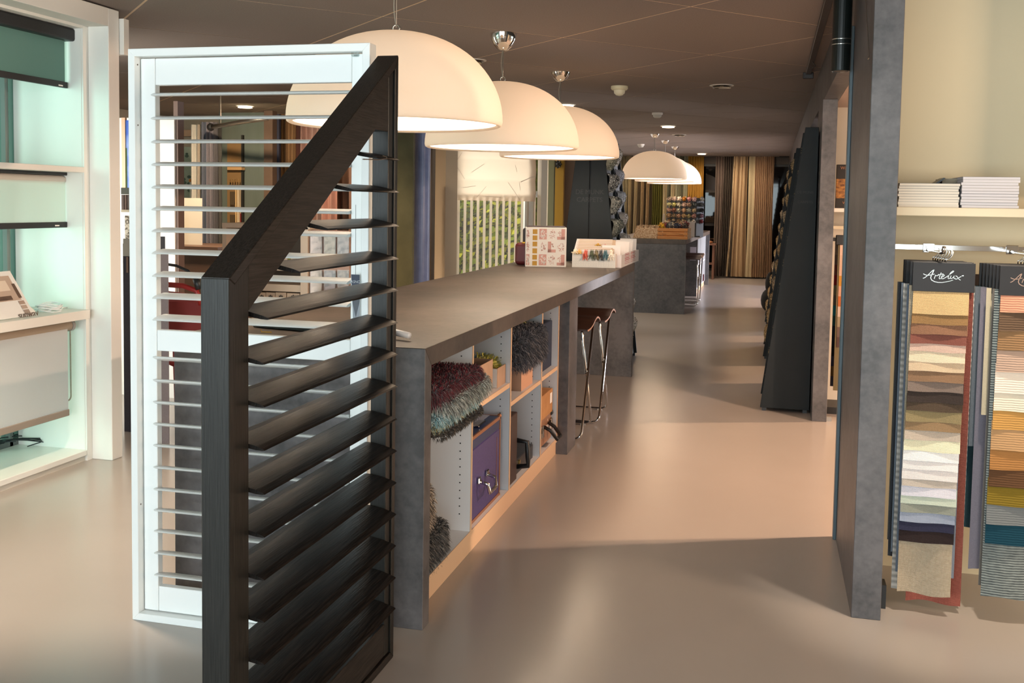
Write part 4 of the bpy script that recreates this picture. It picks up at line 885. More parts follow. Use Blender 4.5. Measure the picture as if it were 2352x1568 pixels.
rtow(7.57, 8.15, 'charcoal tapering carpet tower beside the concrete column on the right, nearest of its row', 1, 11, False, 200, 'nearest', cr)
rtow(10.2, 11.13, 'second charcoal carpet tower on the right side of the aisle, behind the nearest one', 1, 11, False, 230, 'second', cr)
rtow(13.3, 14.1, 'third and farthest charcoal carpet tower on the right side of the aisle', 1, 11, False, 260, 'third', cr)
# ------------------------------------------------------------------ right: concrete portal and display cabinets
X0, X1 = .332, .434
t = thing('display_cabinet', (.9, 4.3, 0), 'tall concrete framed display cabinet at the right edge with shelf, magazines and hanging fabrics', 'cabinet')
obj('side_panel', bx(X0, X1, 3.81, 4.75, 0, CEIL-.002), CONC, t, .002)
obj('edge_strip', bx(X0-.014, X0-.0005, 4.70, 4.75, 0, 2.30), mat('grey blue edge strip', '#55636a', .4), t, .002)
NICHE = mat('niche board warm', '#cbbfa2', .7)
CBY = 4.42
obj('back_panel', bx(X1+.001, 2.4, CBY, CBY+.03, 0, CEIL-.002), NICHE, t)
obj('right_panel', bx(1.03, 1.055, 4.28, CBY-.001, 1.56, CEIL-.002), mat('niche board cream', '#e2d4b8', .6), t)
sf = 4.02; zsh = PY(2200, 477, sf).z; zsl = PY(2200, 497, sf).z
obj('shelf', bx(X1+.001, 2.4, sf, CBY-.001, zsl, zsh), mat('shelf cream board', '#e3d3b4', .5), t, .002)
obj('inner_lining', bx(X1+.0005, X1+.012, 4.0, CBY-.001, .25, zsl-.001), mat('blue grey lining', '#8d94a4', .6), t)
obj('base_foot', bx(X1+.001, X1+.03, 3.93, 4.0, 0, .09), BLACKM, t)
ry = 4.25; rza, rzb = PY(2100, 561, ry).z, PY(2100, 573, ry).z
obj('hanging_rail', bx(X1+.013, 2.4, ry-.006, ry+.006, rzb, rza), CHROME, t, .001)
# hangers: face-out arms with fabric books
HB = mat('black header board', '#1b191b', .55); SIL = mat('silver foil print', '#c9cfcc', .35, .6); CPR = mat('copper foil print', '#b08f7c', .35, .6)
GLYPH = {'A1': [(640, 848), (668, 838), (700, 812), (740, 770), (790, 715), (822, 690)], 'A2': [(822, 690), (806, 740), (780, 800), (772, 840), (790, 880), (840, 910), (900, 924), (970, 926), (1050, 912), (1110, 898), (1155, 882)],
         'A3': [(643, 765), (680, 785), (720, 795), (780, 785), (835, 770)], 'r': [(832, 858), (846, 815), (852, 788), (862, 800), (880, 802), (905, 792)], 't1': [(948, 745), (928, 800), (915, 845), (925, 860), (945, 850)], 't2': [(893, 782), (930, 780), (985, 768)],
         'e': [(955, 832), (990, 815), (1005, 792), (990, 782), (965, 800), (952, 832), (962, 858), (985, 858), (1020, 838)], 'l': [(1020, 838), (1060, 810), (1110, 765), (1150, 735), (1162, 718), (1148, 714), (1110, 745), (1078, 800), (1066, 845), (1080, 858), (1105, 845)],
         'u': [(1118, 800), (1105, 845), (1118, 858), (1150, 840), (1172, 800), (1165, 845), (1178, 858), (1196, 846)], 'x1': [(1192, 805), (1215, 812), (1245, 858), (1280, 885)], 'x2': [(1290, 818), (1255, 835), (1220, 862), (1192, 868)], 'dot': [(1298, 806), (1332, 802)]}
def fabric_sheet(mb, x0, x1, y, z1, z0, wob=.006, lift=0, rnd=R, n=10, m=6, d0=0, d1=0):
    ph = rnd.uniform(0, 6)
    def P(u, v):
        e = wob*math.sin(u*5+ph)*v; return (x0+(x1-x0)*u+d0+(d1-d0)*v, y-lift*v+e, z1+(z0-z1)*v+(.35*wob*math.sin(u*7+ph*2) if v > .99 else 0))
    return mb.grid(P, n, m)
def hanger(x0, x1, y, ztop, hb, lab, grp, logo=None, sw=None, fab=None, hook_x=None, zlow=.06, arm=True):
    t = thing('fabric_hanger', ((x0+x1)/2, y, zlow), lab, 'fabric sample', grp)
    obj('header_board', bx(x0, x1, y, y+.008, ztop-hb, ztop), HB, t, .001)
    hx = hook_x if hook_x is not None else (x0+x1)/2; zr_ = rza-.012; pts = [(hx, y+.004, ztop), (hx, y+.004, ztop+.012)]
    rr = (zr_+.004-ztop-.012)/2
    pts += [(hx+.018+rr*.9*math.sin(a)*1.0-.018*math.cos(a/2), y+.004, ztop+.012+rr-rr*math.cos(a)) for a in [k*math.pi/9 for k in range(1, 11)]]
    obj('hook', MB().tube(pts, .0022, 6), CHROME, t, smooth=True)
    if logo:
        s = (x1-x0)/1065; sc = lambda u, v: (x0+(u-462)*s, y-.0006, ztop-(v-545-40*(u-462)/1065)*s)
        for k, st in GLYPH.items(): obj('script_lettering', MB().ribbon([sc(*p) for p in st], [(.0022 if k != 'A2' else .0034-.0002*min(i, 9)) if k not in ('dot',) else .0032 for i in range(len(st))], (0, 1, 0)), logo, t)
    zb_ = ztop-hb; rnd = random.Random(lab)
    if fab:
        mb = MB(); fabric_sheet(mb, fab[1], fab[2], y+.012, zb_+.02, fab[3], .010, 0, rnd, 12, 10)
        obj('fabric_length', mb, fab[0], t)
    if sw:
        cols, sx0, sx1, zs_, sc = sw
        n = len(cols)
        for k in range(n-1, -1, -1):
            za = zb_+.015 if k == 0 else zs_[k-1]+.03; zz_ = zs_[k]
            mb = MB(); fabric_sheet(mb, sx0+rnd.uniform(-.001, .001), sx1+rnd.uniform(-.002, .002), y+.006, za, zz_, .0035, .011, rnd, 10, 4, -.018*(zb_-za)/1.0, -.018*(zb_-zz_)/1.0)
            obj('swatch', mb, weave('swatch cloth '+cols[k]+str(sc), cols[k], '#%02x%02x%02x' % tuple(min(255, int(int(cols[k][i:i+2], 16)*.98+2)) for i in (1, 3, 5)), sc, .5), t)
    return t
HY = 3.90
x0, x1 = PY(2096, 640, HY).x, PY(2240, 640, HY).x; zt_ = PY(2160, 603, HY).z; hb = zt_-PY(2160, 670, HY).z
C1 = ['#c2a274', '#8a6a45', '#85604a', '#7a4a40', '#c4a494', '#d8c4a8', '#c8ae90', '#86684f', '#7a6a60', '#3a302c', '#4e4034', '#8a7a58', '#8c7254', '#b8a898', '#e0d8b8', '#e8e4e0', '#e4dcd8', '#ddd4d0', '#b8aca0', '#d0ccd4', '#b8c0b0', '#8a8c80', '#9098a8', '#2c2c40', '#2a2020']
Yb1 = [722, 745, 768, 790, 808, 832, 853, 877, 900, 925, 945, 970, 990, 1012, 1038, 1060, 1080, 1103, 1120, 1142, 1160, 1180, 1202, 1222, 1248]
zl = lambda y: PY(2150, y, HY).z
BEIGE = weave('beige linen length', '#8f806a', '#b3a48e', 80, .5); RUST = weave('rust linen length', '#7d4238', '#9c5a4c', 80, .5)
hanger(x0, x1, HY, zt_, hb, 'frontmost hanger of stepped linen swatches with white script on its black board', None, SIL,
       (C1, x0+.004, PY(2226, 700, HY).x, [zl(y) for y in Yb1], 75), (BEIGE, x0-.008, PY(2228, 700, HY).x-.022, zl(1371)), hook_x=PY(2172, 640, HY).x)
GR1 = [weave('slate cloth', '#6b7482', '#8791a0', 220), RUST, weave('patterned white cloth', '#a9a49c', '#e3ddd4', 14), weave('grey blue cloth', '#93a0b0', '#aab6c4', 220), weave('dark grey cloth', '#4a4c52', '#63666c', 220), weave('stone cloth', '#8b8880', '#aaa79e', 200)]
nm = ['slate', 'rust red', 'white leaf patterned', 'grey blue', 'dark grey', 'stone grey']
for k in range(6):
    y = HY+.028*(k+1); dx = [-.006, .004, .002, -.010, -.012, -.012][k]; fx = [(-.012, .06), (.03, .004), (-.018, .018), (-.022, .07), (-.028, .06), (-.03, .05)][k]
    hanger(x0+dx, x1+dx, y, zt_+.0, hb, '%s fabric hanger, %s behind the frontmost lettered one on the left arm' % (nm[k], ORD[k]), 'fabric hangers on the first arm',
           None, None, (GR1[k], x0+fx[0], x1+(.010 if k == 1 else .018) if k in (1, 2) else x1-.02, [.14, .03, .06, .19, .16, .22][k]), hook_x=PY(2172, 640, HY).x-.004*k)
# second set, cut by the frame edge
HY2 = 3.90; a0, a1 = PY(2296, 640, HY2).x, PY(2296, 640, HY2).x+(x1-x0); zt2 = PY(2340, 611, HY2).z
C2 = ['#c88a70', '#5e4a3a', '#8a6a4a', '#b09482', '#e2d2c0', '#d8cdb8', '#b88a4c', '#b08a62', '#a07040', '#5a3e28', '#7a6420', '#6f7272', '#123a48']
Yb2 = [717, 760, 805, 855, 905, 945, 988, 1035, 1080, 1120, 1163, 1207, 1252]
zl2 = lambda y: PY(2330, y, HY2).z
hanger(a0, a1, HY2, zt2, hb, 'frontmost ribbed knit swatch hanger with copper script at the right edge', None, CPR,
       (C2, a0+.006, a1-.006, [zl2(y) for y in Yb2], 38), (weave('grey ribbed knit', '#4f5556', '#8d9490', 34, .9), a0-.012, a1, zl2(1378)), hook_x=a0+.12)
GR2 = [weave('taupe cloth', '#6d665f', '#857e76', 200), weave('cream cloth', '#c9b594', '#e0cfb0', 200), weave('mauve grey cloth', '#77707a', '#918a94', 200), weave('steel blue cloth', '#666c72', '#858b92', 200), weave('deep teal cloth', '#2c4248', '#41595f', 200), weave('black cloth', '#202225', '#34373a', 200)]
nm2 = ['taupe', 'cream', 'mauve grey', 'steel blue', 'deep teal', 'black']
for k in range(6):
    y = HY2+.028*(k+1); dx = -.006*(k+1)
    hanger(a0+dx, a1+dx, y, zt2, hb, '%s fabric hanger, %s behind the lettered front board of the right set' % (nm2[k], ORD[k]), 'fabric hangers on the second arm', None, None,
           (GR2[k], a0-.014*(k+1), a1-.03, [.12, .75, .16, .62, .3, .4][k]), hook_x=a0+.115-.004*k)
def arm(x, lab):
    t = thing('fabric_holder', (x, ry, rza), lab, 'arm', 'chrome face-out arms')
    obj('arm_plate', bx(x-.022, x+.022, ry-.012, ry-.0065, rzb-.01, rza+.006), CHROME, t, .002)
    obj('arm_bar', MB().tube([(x, ry-.012, rza-.02), (x, ry-.05, rza-.022), (x, HY+.05, rza-.018), (x, HY-.012, rza-.014), (x, HY-.02, rza+.006)], .007, 8), CHROME, t, smooth=True)
arm(PY(2166, 575, HY).x, 'chrome arm carrying the first set of fabric hangers'); arm(a0+.11, 'chrome arm carrying the set of fabric hangers at the right edge')
q = PY(2247, 640, CBY-.01); tag(obj('price_holder', bx(q.x-.02, q.x+.02, CBY-.05, CBY-.04, PY(2247, 660, CBY).z, PY(2247, 628, CBY).z), mat('dark brown holder', '#332620', .5)), 'small dark holder between the two sets of fabric hangers', 'holder')
# magazines on the shelf
mg = mat('magazine pages', '#e4dacb', .8); mg2 = mat('magazine pages lilac white', '#d8d2d4', .8); CVS = [mat('magazine cover %s' % c, c, .35) for c in ('#3a3434', '#7d7768', '#c9c3b6', '#54585a', '#9a8f7e')]
def magazine(x0, x1, y0, y1, z0, z1, ci, lab, grp, pm):
    t = thing('magazine', ((x0+x1)/2, (y0+y1)/2, z0), lab, 'magazine', grp)
    obj('pages', bx(x0+.001, x1-.001, y0+.001, y1-.001, z0+.0006, z1-.0006), pm, t)
    obj('cover', bx(x0, x1, y0, y1, z0, z0+.0006).box(x0, x1, y0, y1, z1-.0006, z1), CVS[ci], t)
ys = 4.045; xa_, xb_, xc_ = PY(2064, 450, ys).x, PY(2207, 450, ys).x, PY(2341, 450, ys).x
zl_, zr_ = PY(2140, 421, ys).z, PY(2270, 406, ys).z; n1, n2 = 9, 11; rnd = random.Random(12)
for k in range(n1):
    h = (zl_-zsh)/n1; j = rnd.uniform(-.003, .003)
    magazine(xa_+j, xb_-.004+j, ys+rnd.uniform(0, .006), ys+.29, zsh+h*k, zsh+h*(k+1), rnd.randrange(5), 'cream paged magazine, %s from the bottom of the lower left stack' % ORD[k], 'magazines in the left stack', mg)
for k in range(n2):
    h = (zr_-zsh)/n2; j = rnd.uniform(-.003, .003)
    magazine(xb_+.002+j, xc_+j, ys+rnd.uniform(-.004, .004), ys+.29, zsh+h*k, zsh+h*(k+1), 0 if k == n2-1 else rnd.randrange(5), 'lilac paged magazine, %s from the bottom of the taller right stack' % ORD[k], 'magazines in the right stack', mg2)
a = PY(2160, 421, ys+.08); tag(obj('folded_flyer', MB().prism([(a.x-.02, ys+.08, zl_+.001), (a.x+.012, ys+.08, zl_+.024), (a.x+.018, ys+.08, zl_+.022), (a.x-.008, ys+.08, zl_+.001)], (0, .12, 0)), mat('black flyer', '#1d2022', .4)), 'black folded flyer sticking up on the left magazine stack', 'flyer')
tag(obj('loose_magazine', bx(a.x+.012, xb_+.03, ys+.12, ys+.28, zl_+.0015, zl_+.022), mat('grey brown pages', '#8f8674', .8)), 'grey brown booklet lying on the back of the left magazine stack', 'magazine')
# portal beam, column and second cabinet across the side passage
t = thing('display_cabinet', (.8, 7.7, 0), 'farther concrete framed cabinet seen through the gap behind the edge strip', 'cabinet')
obj('column', bx(.324, .424, 7.32, 7.96, 0, 2.25), CONC, t, .002)
obj('back_panel', bx(.425, 1.6, 7.93, 7.96, .05, 2.25), mat('niche board light', '#d9cfc0', .7), t)
zs2 = PY(1930, 478, 7.6).z; zs3 = PY(1930, 487, 7.6).z
obj('shelf', bx(.425, 1.6, 7.6, 7.929, zs3, zs2), WHITEM, t, .002)
obj('hanging_rail', bx(.425, 1.6, 7.70, 7.715, PY(1930, 526, 7.7).z, PY(1930, 519, 7.7).z), CHROME, t)
obj('base_board', bx(.425, 1.6, 7.62, 7.929, .0, .05), BLACKM, t)
obj('foot_bracket', bx(.425, .46, 7.35, 7.38, 0, .03), STEEL, t)
def span(xa__, xb__, ya_, yb_, Y): p, q = PY(xa__, yb_, Y), PY(xb__, ya_, Y); return p.x, q.x, p.z, q.z
BB = mat('black brown book cover', '#201812', .5); COPT = mat('copper lettering', '#b9784a', .5)
a = span(1919, 1975, 378, 470, 7.64)
t = thing('sample_book', ((a[0]+a[1])/2, 7.64, a[2]), 'black sample book with a burl copper picture standing on the farther cabinet shelf', 'book')
obj('book_body', bx(a[0], a[1], 7.64, 7.69, zs2, a[3]), BB, t, .002)
b_ = span(1919, 1975, 411, 455, 7.64); obj('burl_picture', bx(a[0], a[1], 7.6385, 7.6398, b_[2], b_[3]), mat('burl print', '#5a2f10', .5, col2='#c98a3e', scale=30, stretch=(1, 1, 2), lo=.35, hi=.7), t)
q = PY(1944, 386, 7.638); text('cover_lettering', 'Wanden', (q.x+.012, 7.638, q.z), .030, COPT, t); q = PY(1944, 466, 7.638); text('cover_lettering', 'Wanden', (q.x+.018, 7.638, q.z), .026, COPT, t)
# swatch ladder in the far cabinet
q = span(1921, 1950, 540, 562, 7.55)
t = thing('fabric_hanger', ((q[0]+q[1])/2, 7.55, .1), 'colourful swatch ladder on a black clamp hanging in the farther cabinet', 'fabric sample')
obj('clamp', bx(q[0]-.005, q[1], 7.53, 7.57, q[2], q[3]), BLACKM, t, .004)
obj('clamp_arm', bx(q[0]-.03, q[0], 7.54, 7.56, q[3]-.045, q[3]-.02), BLACKM, t)
cs = ['#d8b8a4', '#cfae96', '#d2ac94', '#c08a3c', '#c99a80', '#bb6a3c', '#c9b2a4', '#9a8a70', '#6e5a52', '#5a4440']
z1_, z0_ = q[2], PY(1925, 890, 7.55).z; xl = PY(1926, 650, 7.55).x
for k, c_ in enumerate(cs):
    za = z1_-(z1_-z0_)*k/14; zz_ = z1_-(z1_-z0_)*(k+1)/14; obj('swatch', bx(xl, xl+.12, 7.535, 7.538, zz_, za), weave('ladder '+c_, c_, c_, 160), t)
obj('fabric_length', bx(xl-.012, xl+.12, 7.54, 7.543, z0_-.02, z1_), weave('olive length', '#6d6044', '#84765a', 160), t)
cs2 = ['#7a6a5c', '#6a5a50', '#6e4038', '#7a1f24', '#6e6a50', '#5c584c', '#1f6a74', '#274a4a', '#1e2430', '#1a1e28', '#141518', '#2a2838', '#5a4426', '#3a3640']
t = thing('fabric_hanger', (xl-.03, 7.6, .1), 'darker swatch ladder with a red and a teal patch behind the colourful one', 'fabric sample')
for k, c_ in enumerate(cs2): za = z1_-(z1_-z0_)*k/14; obj('swatch', bx(xl-.03, xl+.08, 7.60-.003*k/14, 7.603-.003*k/14, z1_-(z1_-z0_)*(k+1)/14, za), weave('ladder '+c_, c_, c_, 160), t)
obj('clamp', bx(xl-.03, xl+.08, 7.59, 7.61, z1_, z1_+.03), BLACKM, t)
obj('trim_1', bx(.332, .434, 4.755, BACKY, 2.25, CEIL-.002), CONC, None, 0, kind='structure')
obj('wall_partition', bx(.36, .43, 8.0, 8.9, 0, 2.25).box(.36, .43, 9.9, 11.6, 0, 2.25).box(.36, .43, 12.9, 15.6, 0, 2.25).box(.36, .43, 19.6, BACKY, 0, 2.25), DARKW, kind='structure')
obj('trim_2', bx(.435, 2.6, 4.8, 8.0, 2.25, 2.28), mat('niche ceiling', '#c9ae9c', .7), None, 0, kind='structure')
# black cylinder spotlight under the beam, and picture wire hooks on the cabinet side
sp = PZ(1940, 165, 2.2); q = PY(1932, 120, 4.62); rr = .040
t = thing('cylinder_spotlight', (q.x, 4.62, CEIL), 'black cylinder spotlight hanging from the ceiling beside the cabinet', 'light')
zlo = PY(1932, 163, 4.62).z
obj('lamp_body', MB().lathe([(rr, zlo-CEIL), (rr, -.0)], (q.x, 4.62, CEIL), 28, True), mat('black green anodised', '#0f1412', .3), t, smooth=False)
z2 = PY(1932, 92, 4.62).z; obj('lamp_ring', MB().lathe([(rr+.0008, z2-CEIL), (rr+.0012, z2-CEIL+.002), (rr+.0008, z2-CEIL+.004)], (q.x, 4.62, CEIL), 28).lathe([(rr+.0008, z2-CEIL-.022), (rr+.0012, z2-CEIL-.02), (rr+.0008, z2-CEIL-.018)], (q.x, 4.62, CEIL), 28), STEEL, t)
obj('lamp_lens', MB().lathe([(rr-.004, 0), (rr-.012, .01), (.003, .012)], (q.x, 4.62, zlo-.002), 24), REFL, t)
a, b_ = PX(1991, 0, X0), PX(1999, 134, X0)
obj_w = thing('picture_wire', (X0-.004, b_.y, b_.z), 'thin hanging wire with a small hook on the side of the cabinet', 'wire')
obj('wire', MB().tube([(X0-.004, a.y, min(a.z, CEIL-.01)), (X0-.004, b_.y, b_.z+.01)], .0012, 5), STEEL, obj_w); obj('wire_hook', MB().tube([(X0-.004, b_.y, b_.z+.01), (X0-.008, b_.y-.006, b_.z-.004), (X0-.006, b_.y-.02, b_.z)], .0018, 5), STEEL, obj_w)
# ------------------------------------------------------------------ far counter and what stands on it
DX0, DX1, DY0, DY1, DZ = -2.18, -1.12, 14.0, 19.6, 1.035
t = thing('bar_counter', ((DX0+DX1)/2, (DY0+DY1)/2, 0), 'second grey concrete laminate counter farther down the aisle', 'counter')
obj('worktop', bx(DX0, DX1, DY0, DY1, DZ-th, DZ), CONCT, t, .002); obj('end_panel', bx(DX0, DX1, DY0, DY0+.07, 0, DZ-th-.001), CONC, t)
obj('middle_panel', bx(DX0, DX1-.04, 16.9, 16.97, 0, DZ-th-.001), CONC, t); obj('far_panel', bx(DX0, DX1, DY1-.12, DY1, 0, DZ-th-.001), CONC, t)
u2 = thing('shelf_unit', (-1.2, 18.2, 0), 'white shelf unit under the far counter, seen at a slant', 'shelf unit')
obj('plinth', bx(-1.25, -1.2, 16.98, DY1-.13, 0, .09), BEECH, u2); obj('back_board', bx(-1.65, -1.63, 16.98, DY1-.13, .1, DZ-th-.002), SHW, u2)
for z_ in (.1, .5): obj('shelf', bx(-1.62, -1.19, 16.98, DY1-.13, z_-.02, z_), SHW, u2)
for k in range(5): y_ = 16.99+k*(DY1-.15-16.99)/4; obj('upright', bx(-1.62, -1.185, y_-.009, y_+.009, .1, DZ-th-.002), SHW, u2)
tag(obj('notice_sheet', bx(DX1-.16, DX1-.06, 16.893, 16.897, .60, .82), mat('lilac paper', '#c4bfd0', .7)), 'pale sheet of paper on the dark panel under the far counter', 'paper')
tag(obj('blue_binder', bx(-1.50, -1.20, 18.9, 18.95, .52, .80), mat('binder blue', '#2f7db0', .5)), 'narrow blue binder in the white shelf under the far counter', 'binder')
tag(obj('black_folder', bx(-1.5, -1.17, 17.9, 17.98, .10, .47), BLACKM, None, .01), 'black edged folder leaning out of the lower far shelf', 'folder')
tag(obj('dark_red_box', bx(-1.5, -1.18, 19.0, 19.2, .102, .22), mat('dark red', '#4f1620', .5)), 'small dark red box low in the far shelf', 'box')
s3_ = dup(st, (.10, 8.9, 0), 'walnut and chrome bar stool at the far counter', 'bar stools at the far counter')
s4_ = dup(st, (.09, 9.6, 0), 'second bar stool at the far counter, mostly hidden by the nearer one', 'bar stools at the far counter')
# terrazzo carpet block
a, b = PZ(1453, 547, DZ), PZ(1510, 549, DZ); yb = 14.07; zt_ = PY(1480, 523, yb).z
TER = mat('speckled loop carpet', '#a07a58', .9, col2='#cdb498', scale=60, lo=.4, hi=.6, bump=.4)
xl0, xl1, xt0 = PY(1453, 547, yb).x, PY(1512, 548, yb).x, PY(1461, 523, yb).x
t = thing('carpet_block', ((xl0+xl1)/2, yb, DZ), 'speckled beige carpet block with a slanting side on the far counter', 'carpet sample')
obj('block', MB().prism([(xl0, yb, DZ), (xl1, yb, DZ), (xl1, yb, zt_), (xt0, yb, zt_)], (0, .5, 0)), TER, t, .004)
mb = MB(); rnd = random.Random(3); strands(mb, [((rnd.uniform(xt0, xl1), rnd.uniform(yb+.01, yb+.5), zt_), (0, 0, 1)) for k in range(900)], .045, .012, .5, .1, 2, rnd); obj('pile', mb, [mat('yarn #d8c3a6', '#d8c3a6', .8), mat('yarn #8a6e54', '#8a6e54', .8)], t, kind='stuff')
# wooden crate with yarn
yc = 14.03; xc0, xc1 = PY(1509, 550, yc).x+.005, PY(1579, 551, yc).x; zc = PY(1540, 524, yc).z; dc = .75
WOOD = mat('orange pine', '#a56b32', .5, col2='#b87c40', scale=6, stretch=(1, 6, 14))
t = thing('wooden_crate', ((xc0+xc1)/2, yc, DZ), 'orange wooden crate of yarn tufts on the corner of the far counter', 'crate')
hs = (zc-DZ-.02)/3
for k in range(3):
    z_ = DZ+k*(hs+.01); obj('front_slat', bx(xc0, xc1, yc, yc+.012, z_, z_+hs), WOOD, t, .002); obj('side_slat', bx(xc1-.012, xc1, yc+.013, yc+dc, z_, z_+hs), mat('pale wood', '#d3bb97', .55), t, .002)
    obj('rear_slat', bx(xc0, xc1-.013, yc+dc-.012, yc+dc, z_, z_+hs), WOOD, t)
obj('crate_base', bx(xc0+.013, xc1-.013, yc+.013, yc+dc-.013, DZ, DZ+.01), WOOD, t)
for x_ in (xc0+.012, xc1-.03): obj('corner_post', bx(x_, x_+.018, yc+.013, yc+.03, DZ+.011, zc), WOOD, t)
obj('grip_slot', bx(xc0+.06, xc0+.12, yc-.0006, yc+.001, DZ+hs*1.5, DZ+hs*1.5+.006).box(xc1-.12, xc1-.06, yc-.0006, yc+.001, DZ+hs*1.5, DZ+hs*1.5+.006), mat('slot brown', '#6e4520', .7), t)
YC = [('mustard', ['#d8a81e', '#b88a12']), ('crimson', ['#7d1522', '#5e0e18']), ('sand', ['#b79c74', '#8e7450']), ('grey', ['#6e6a68', '#4a4849']), ('cream', ['#cfc1a6', '#e4d8c2']), ('brown', ['#6a4a34', '#4e3524']), ('ink blue', ['#1e2436', '#39405a']), ('rust', ['#8e3f28', '#6e2c1a']), ('beige', ['#c2ad8c', '#a48e6c']), ('dark brown', ['#32261f', '#4a382e'])]
for k, (n_, cc) in enumerate(YC):
    yarn('yarn_tuft', (xc0+.05+k*(xc1-xc0-.1)/9, yc+.10+.05*(k % 3), zc+.03), .032, cc, '%s yarn tuft, %s from the left in the wooden crate' % (n_, ORD[k]), 110, .035, group='yarn tufts in the wooden crate', seed=20+k, wd=.012)
    yarn('yarn_tuft', (xc0+.07+k*(xc1-xc0-.14)/9, yc+.40+.05*(k % 3), zc+.05), .034, YC[(k*3+4) % 10][1], '%s yarn tuft in the rear row of the wooden crate, %s from the left' % (YC[(k*3+4) % 10][0], ORD[k]), 90, .04, group='yarn tufts in the wooden crate', seed=40+k, wd=.014)
q = PY(1588, 520, yc+dc-.1); tag(obj('label_card', bx(q.x-.09, q.x+.05, yc+dc-.14, yc+dc-.135, DZ+.02, PY(1588, 509, yc+dc-.1).z), CW), 'white label card standing at the right end of the wooden crate', 'card')
# pompon board
yp = 15.2; xp0, xp1 = PY(1531, 490, yp).x, PY(1600, 490, yp).x; zp1 = PY(1570, 451, yp).z; zp0 = DZ
t = thing('sample_stand', ((xp0+xp1)/2, yp, DZ), 'grey standing board set with rows of yarn pompons on the far counter', 'sample stand')
obj('stand_board', bx(xp0, xp1, yp, yp+.03, DZ, zp1-.02), mat('slate board', '#4b4f54', .7), t)
obj('side_board', MB().prism([(xp1, yp, DZ), (xp1+.10, yp+.09, DZ), (xp1+.10, yp+.09, zp1-.02), (xp1, yp, zp1-.02)], (-.01, .02, 0)), MATS['slate board'], t)
obj('stand_foot', bx(xp0+.05, xp1+.06, yp-.05, yp+.12, DZ, DZ+.02), BLACKM, t)
PC = ['#8f7d6c', '#cdb4a4', '#e0cfbd', '#b9771f', '#c88a86', '#c2a098', '#9a9690', '#b7b07e', '#a6a060', '#cfc7ad', '#c4a594', '#b08f76', '#4b4f4d', '#55585c', '#b5917e', '#8e5e4c', '#b7b09c', '#c49e7c', '#b5b2a0', '#a08a68', '#1f1c1c', '#ab8a62', '#8a7a60', '#b08a6e', '#b59a70', '#9d8f62', '#a2786a', '#8a6a78', '#9b7f52', '#c4b08c', '#a88a6a', '#b09a78', '#8c9086', '#b3aca2', '#6e1f26']
rp = (xp1-xp0)/6/2
for r_ in range(5):
    for c in range(7):
        k = r_*7+c; cx_ = xp0+rp+(xp1-xp0-2*rp)*c/5 if c < 6 else xp1+.07; cy_ = yp-.02 if c < 6 else yp+.045; cz_ = zp1-rp-r_*(rp*2.25)
        mb = MB(); rnd = random.Random(k); mb.sphere((cx_, cy_, cz_), rp*.7, 8, 6)
        pts = [(Vector((cx_, cy_, cz_))+d*rp*.7, d) for d in [Vector((rnd.gauss(0, 1), rnd.gauss(0, 1), rnd.gauss(0, 1))).normalized() for _ in range(70)]]
        strands(mb, pts, rp*.5, rp*.45, .4, .1, 2, rnd); c1 = PC[k]; c2 = '#%02x%02x%02x' % tuple(max(0, int(int(c1[i:i+2], 16)*.7)) for i in (1, 3, 5))
        obj('pompon', mb, [mat('yarn '+c1, c1, .7), mat('yarn '+c2, c2, .7)], t)
q0, q1 = PY(1517, 515, 14.9), PY(1528, 491, 14.9)
t = tag(obj('tent_card', MB().prism([(q0.x, 14.9, DZ), (q1.x+.005, 14.9, DZ), (q1.x-.01, 14.94, q1.z), (q0.x+.03, 14.94, q1.z)], (0, .006, 0)), mat('grey print card', '#9d968c', .6)), 'small grey printed tent card standing left of the pompon board', 'card')
# ------------------------------------------------------------------ curtains along the far wall
def curtain(xa, xb, cols, lab, Yc, amp=.06, folds=8, zt=None, zb=None, seed=1, taper=0):
    rnd = random.Random(seed); p, q = PY(xa, 480, Yc).x, PY(xb, 480, Yc).x
    zt = zt if zt is not None else PY((xa+xb)/2, 358, Yc).z; zb = zb if zb is not None else .03
    t = thing('curtain', ((p+q)/2, Yc, zb), lab, 'curtain', 'sample curtains on the far wall'); n = folds*8
    ph = [rnd.uniform(-.5, .5) for _ in range(folds+2)]; wd = [rnd.uniform(.8, 1.2) for _ in range(folds+2)]
    mb = MB(); vs = []
    for j in range(13):
        v = j/12
        for i in range(n+1):
            u = i/n; f = u*folds; k = int(f); w_ = wd[min(k, folds)]
            dy = -amp*w_*(.55+.45*v)*math.sin(2*math.pi*f+ph[min(k, folds)]*v*.6)
            x = p+(q-p)*u+taper*(.5-u)*(1-v)*.0-taper*v*(1-u)*.5+.015*math.sin(v*4+k)*v
            vs.append((x, Yc+dy, zt+(zb-zt)*v))
    mb.add(vs, [(j*(n+1)+i, j*(n+1)+i+1, (j+1)*(n+1)+i+1, (j+1)*(n+1)+i) for j in range(12) for i in range(n)])
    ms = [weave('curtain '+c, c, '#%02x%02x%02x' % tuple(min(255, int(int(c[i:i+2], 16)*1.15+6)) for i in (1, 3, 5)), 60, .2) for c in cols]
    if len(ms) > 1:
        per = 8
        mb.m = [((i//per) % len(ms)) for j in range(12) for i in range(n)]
    o = obj('curtain_cloth', mb, ms, t, smooth=True)
    obj('heading_tape', MB().box(p, q, Yc-.015, Yc+.015, zt-.005, zt+.02), mat('heading tape', '#c9b9a4', .8), t)
    return t
Yk = BACKY-.28
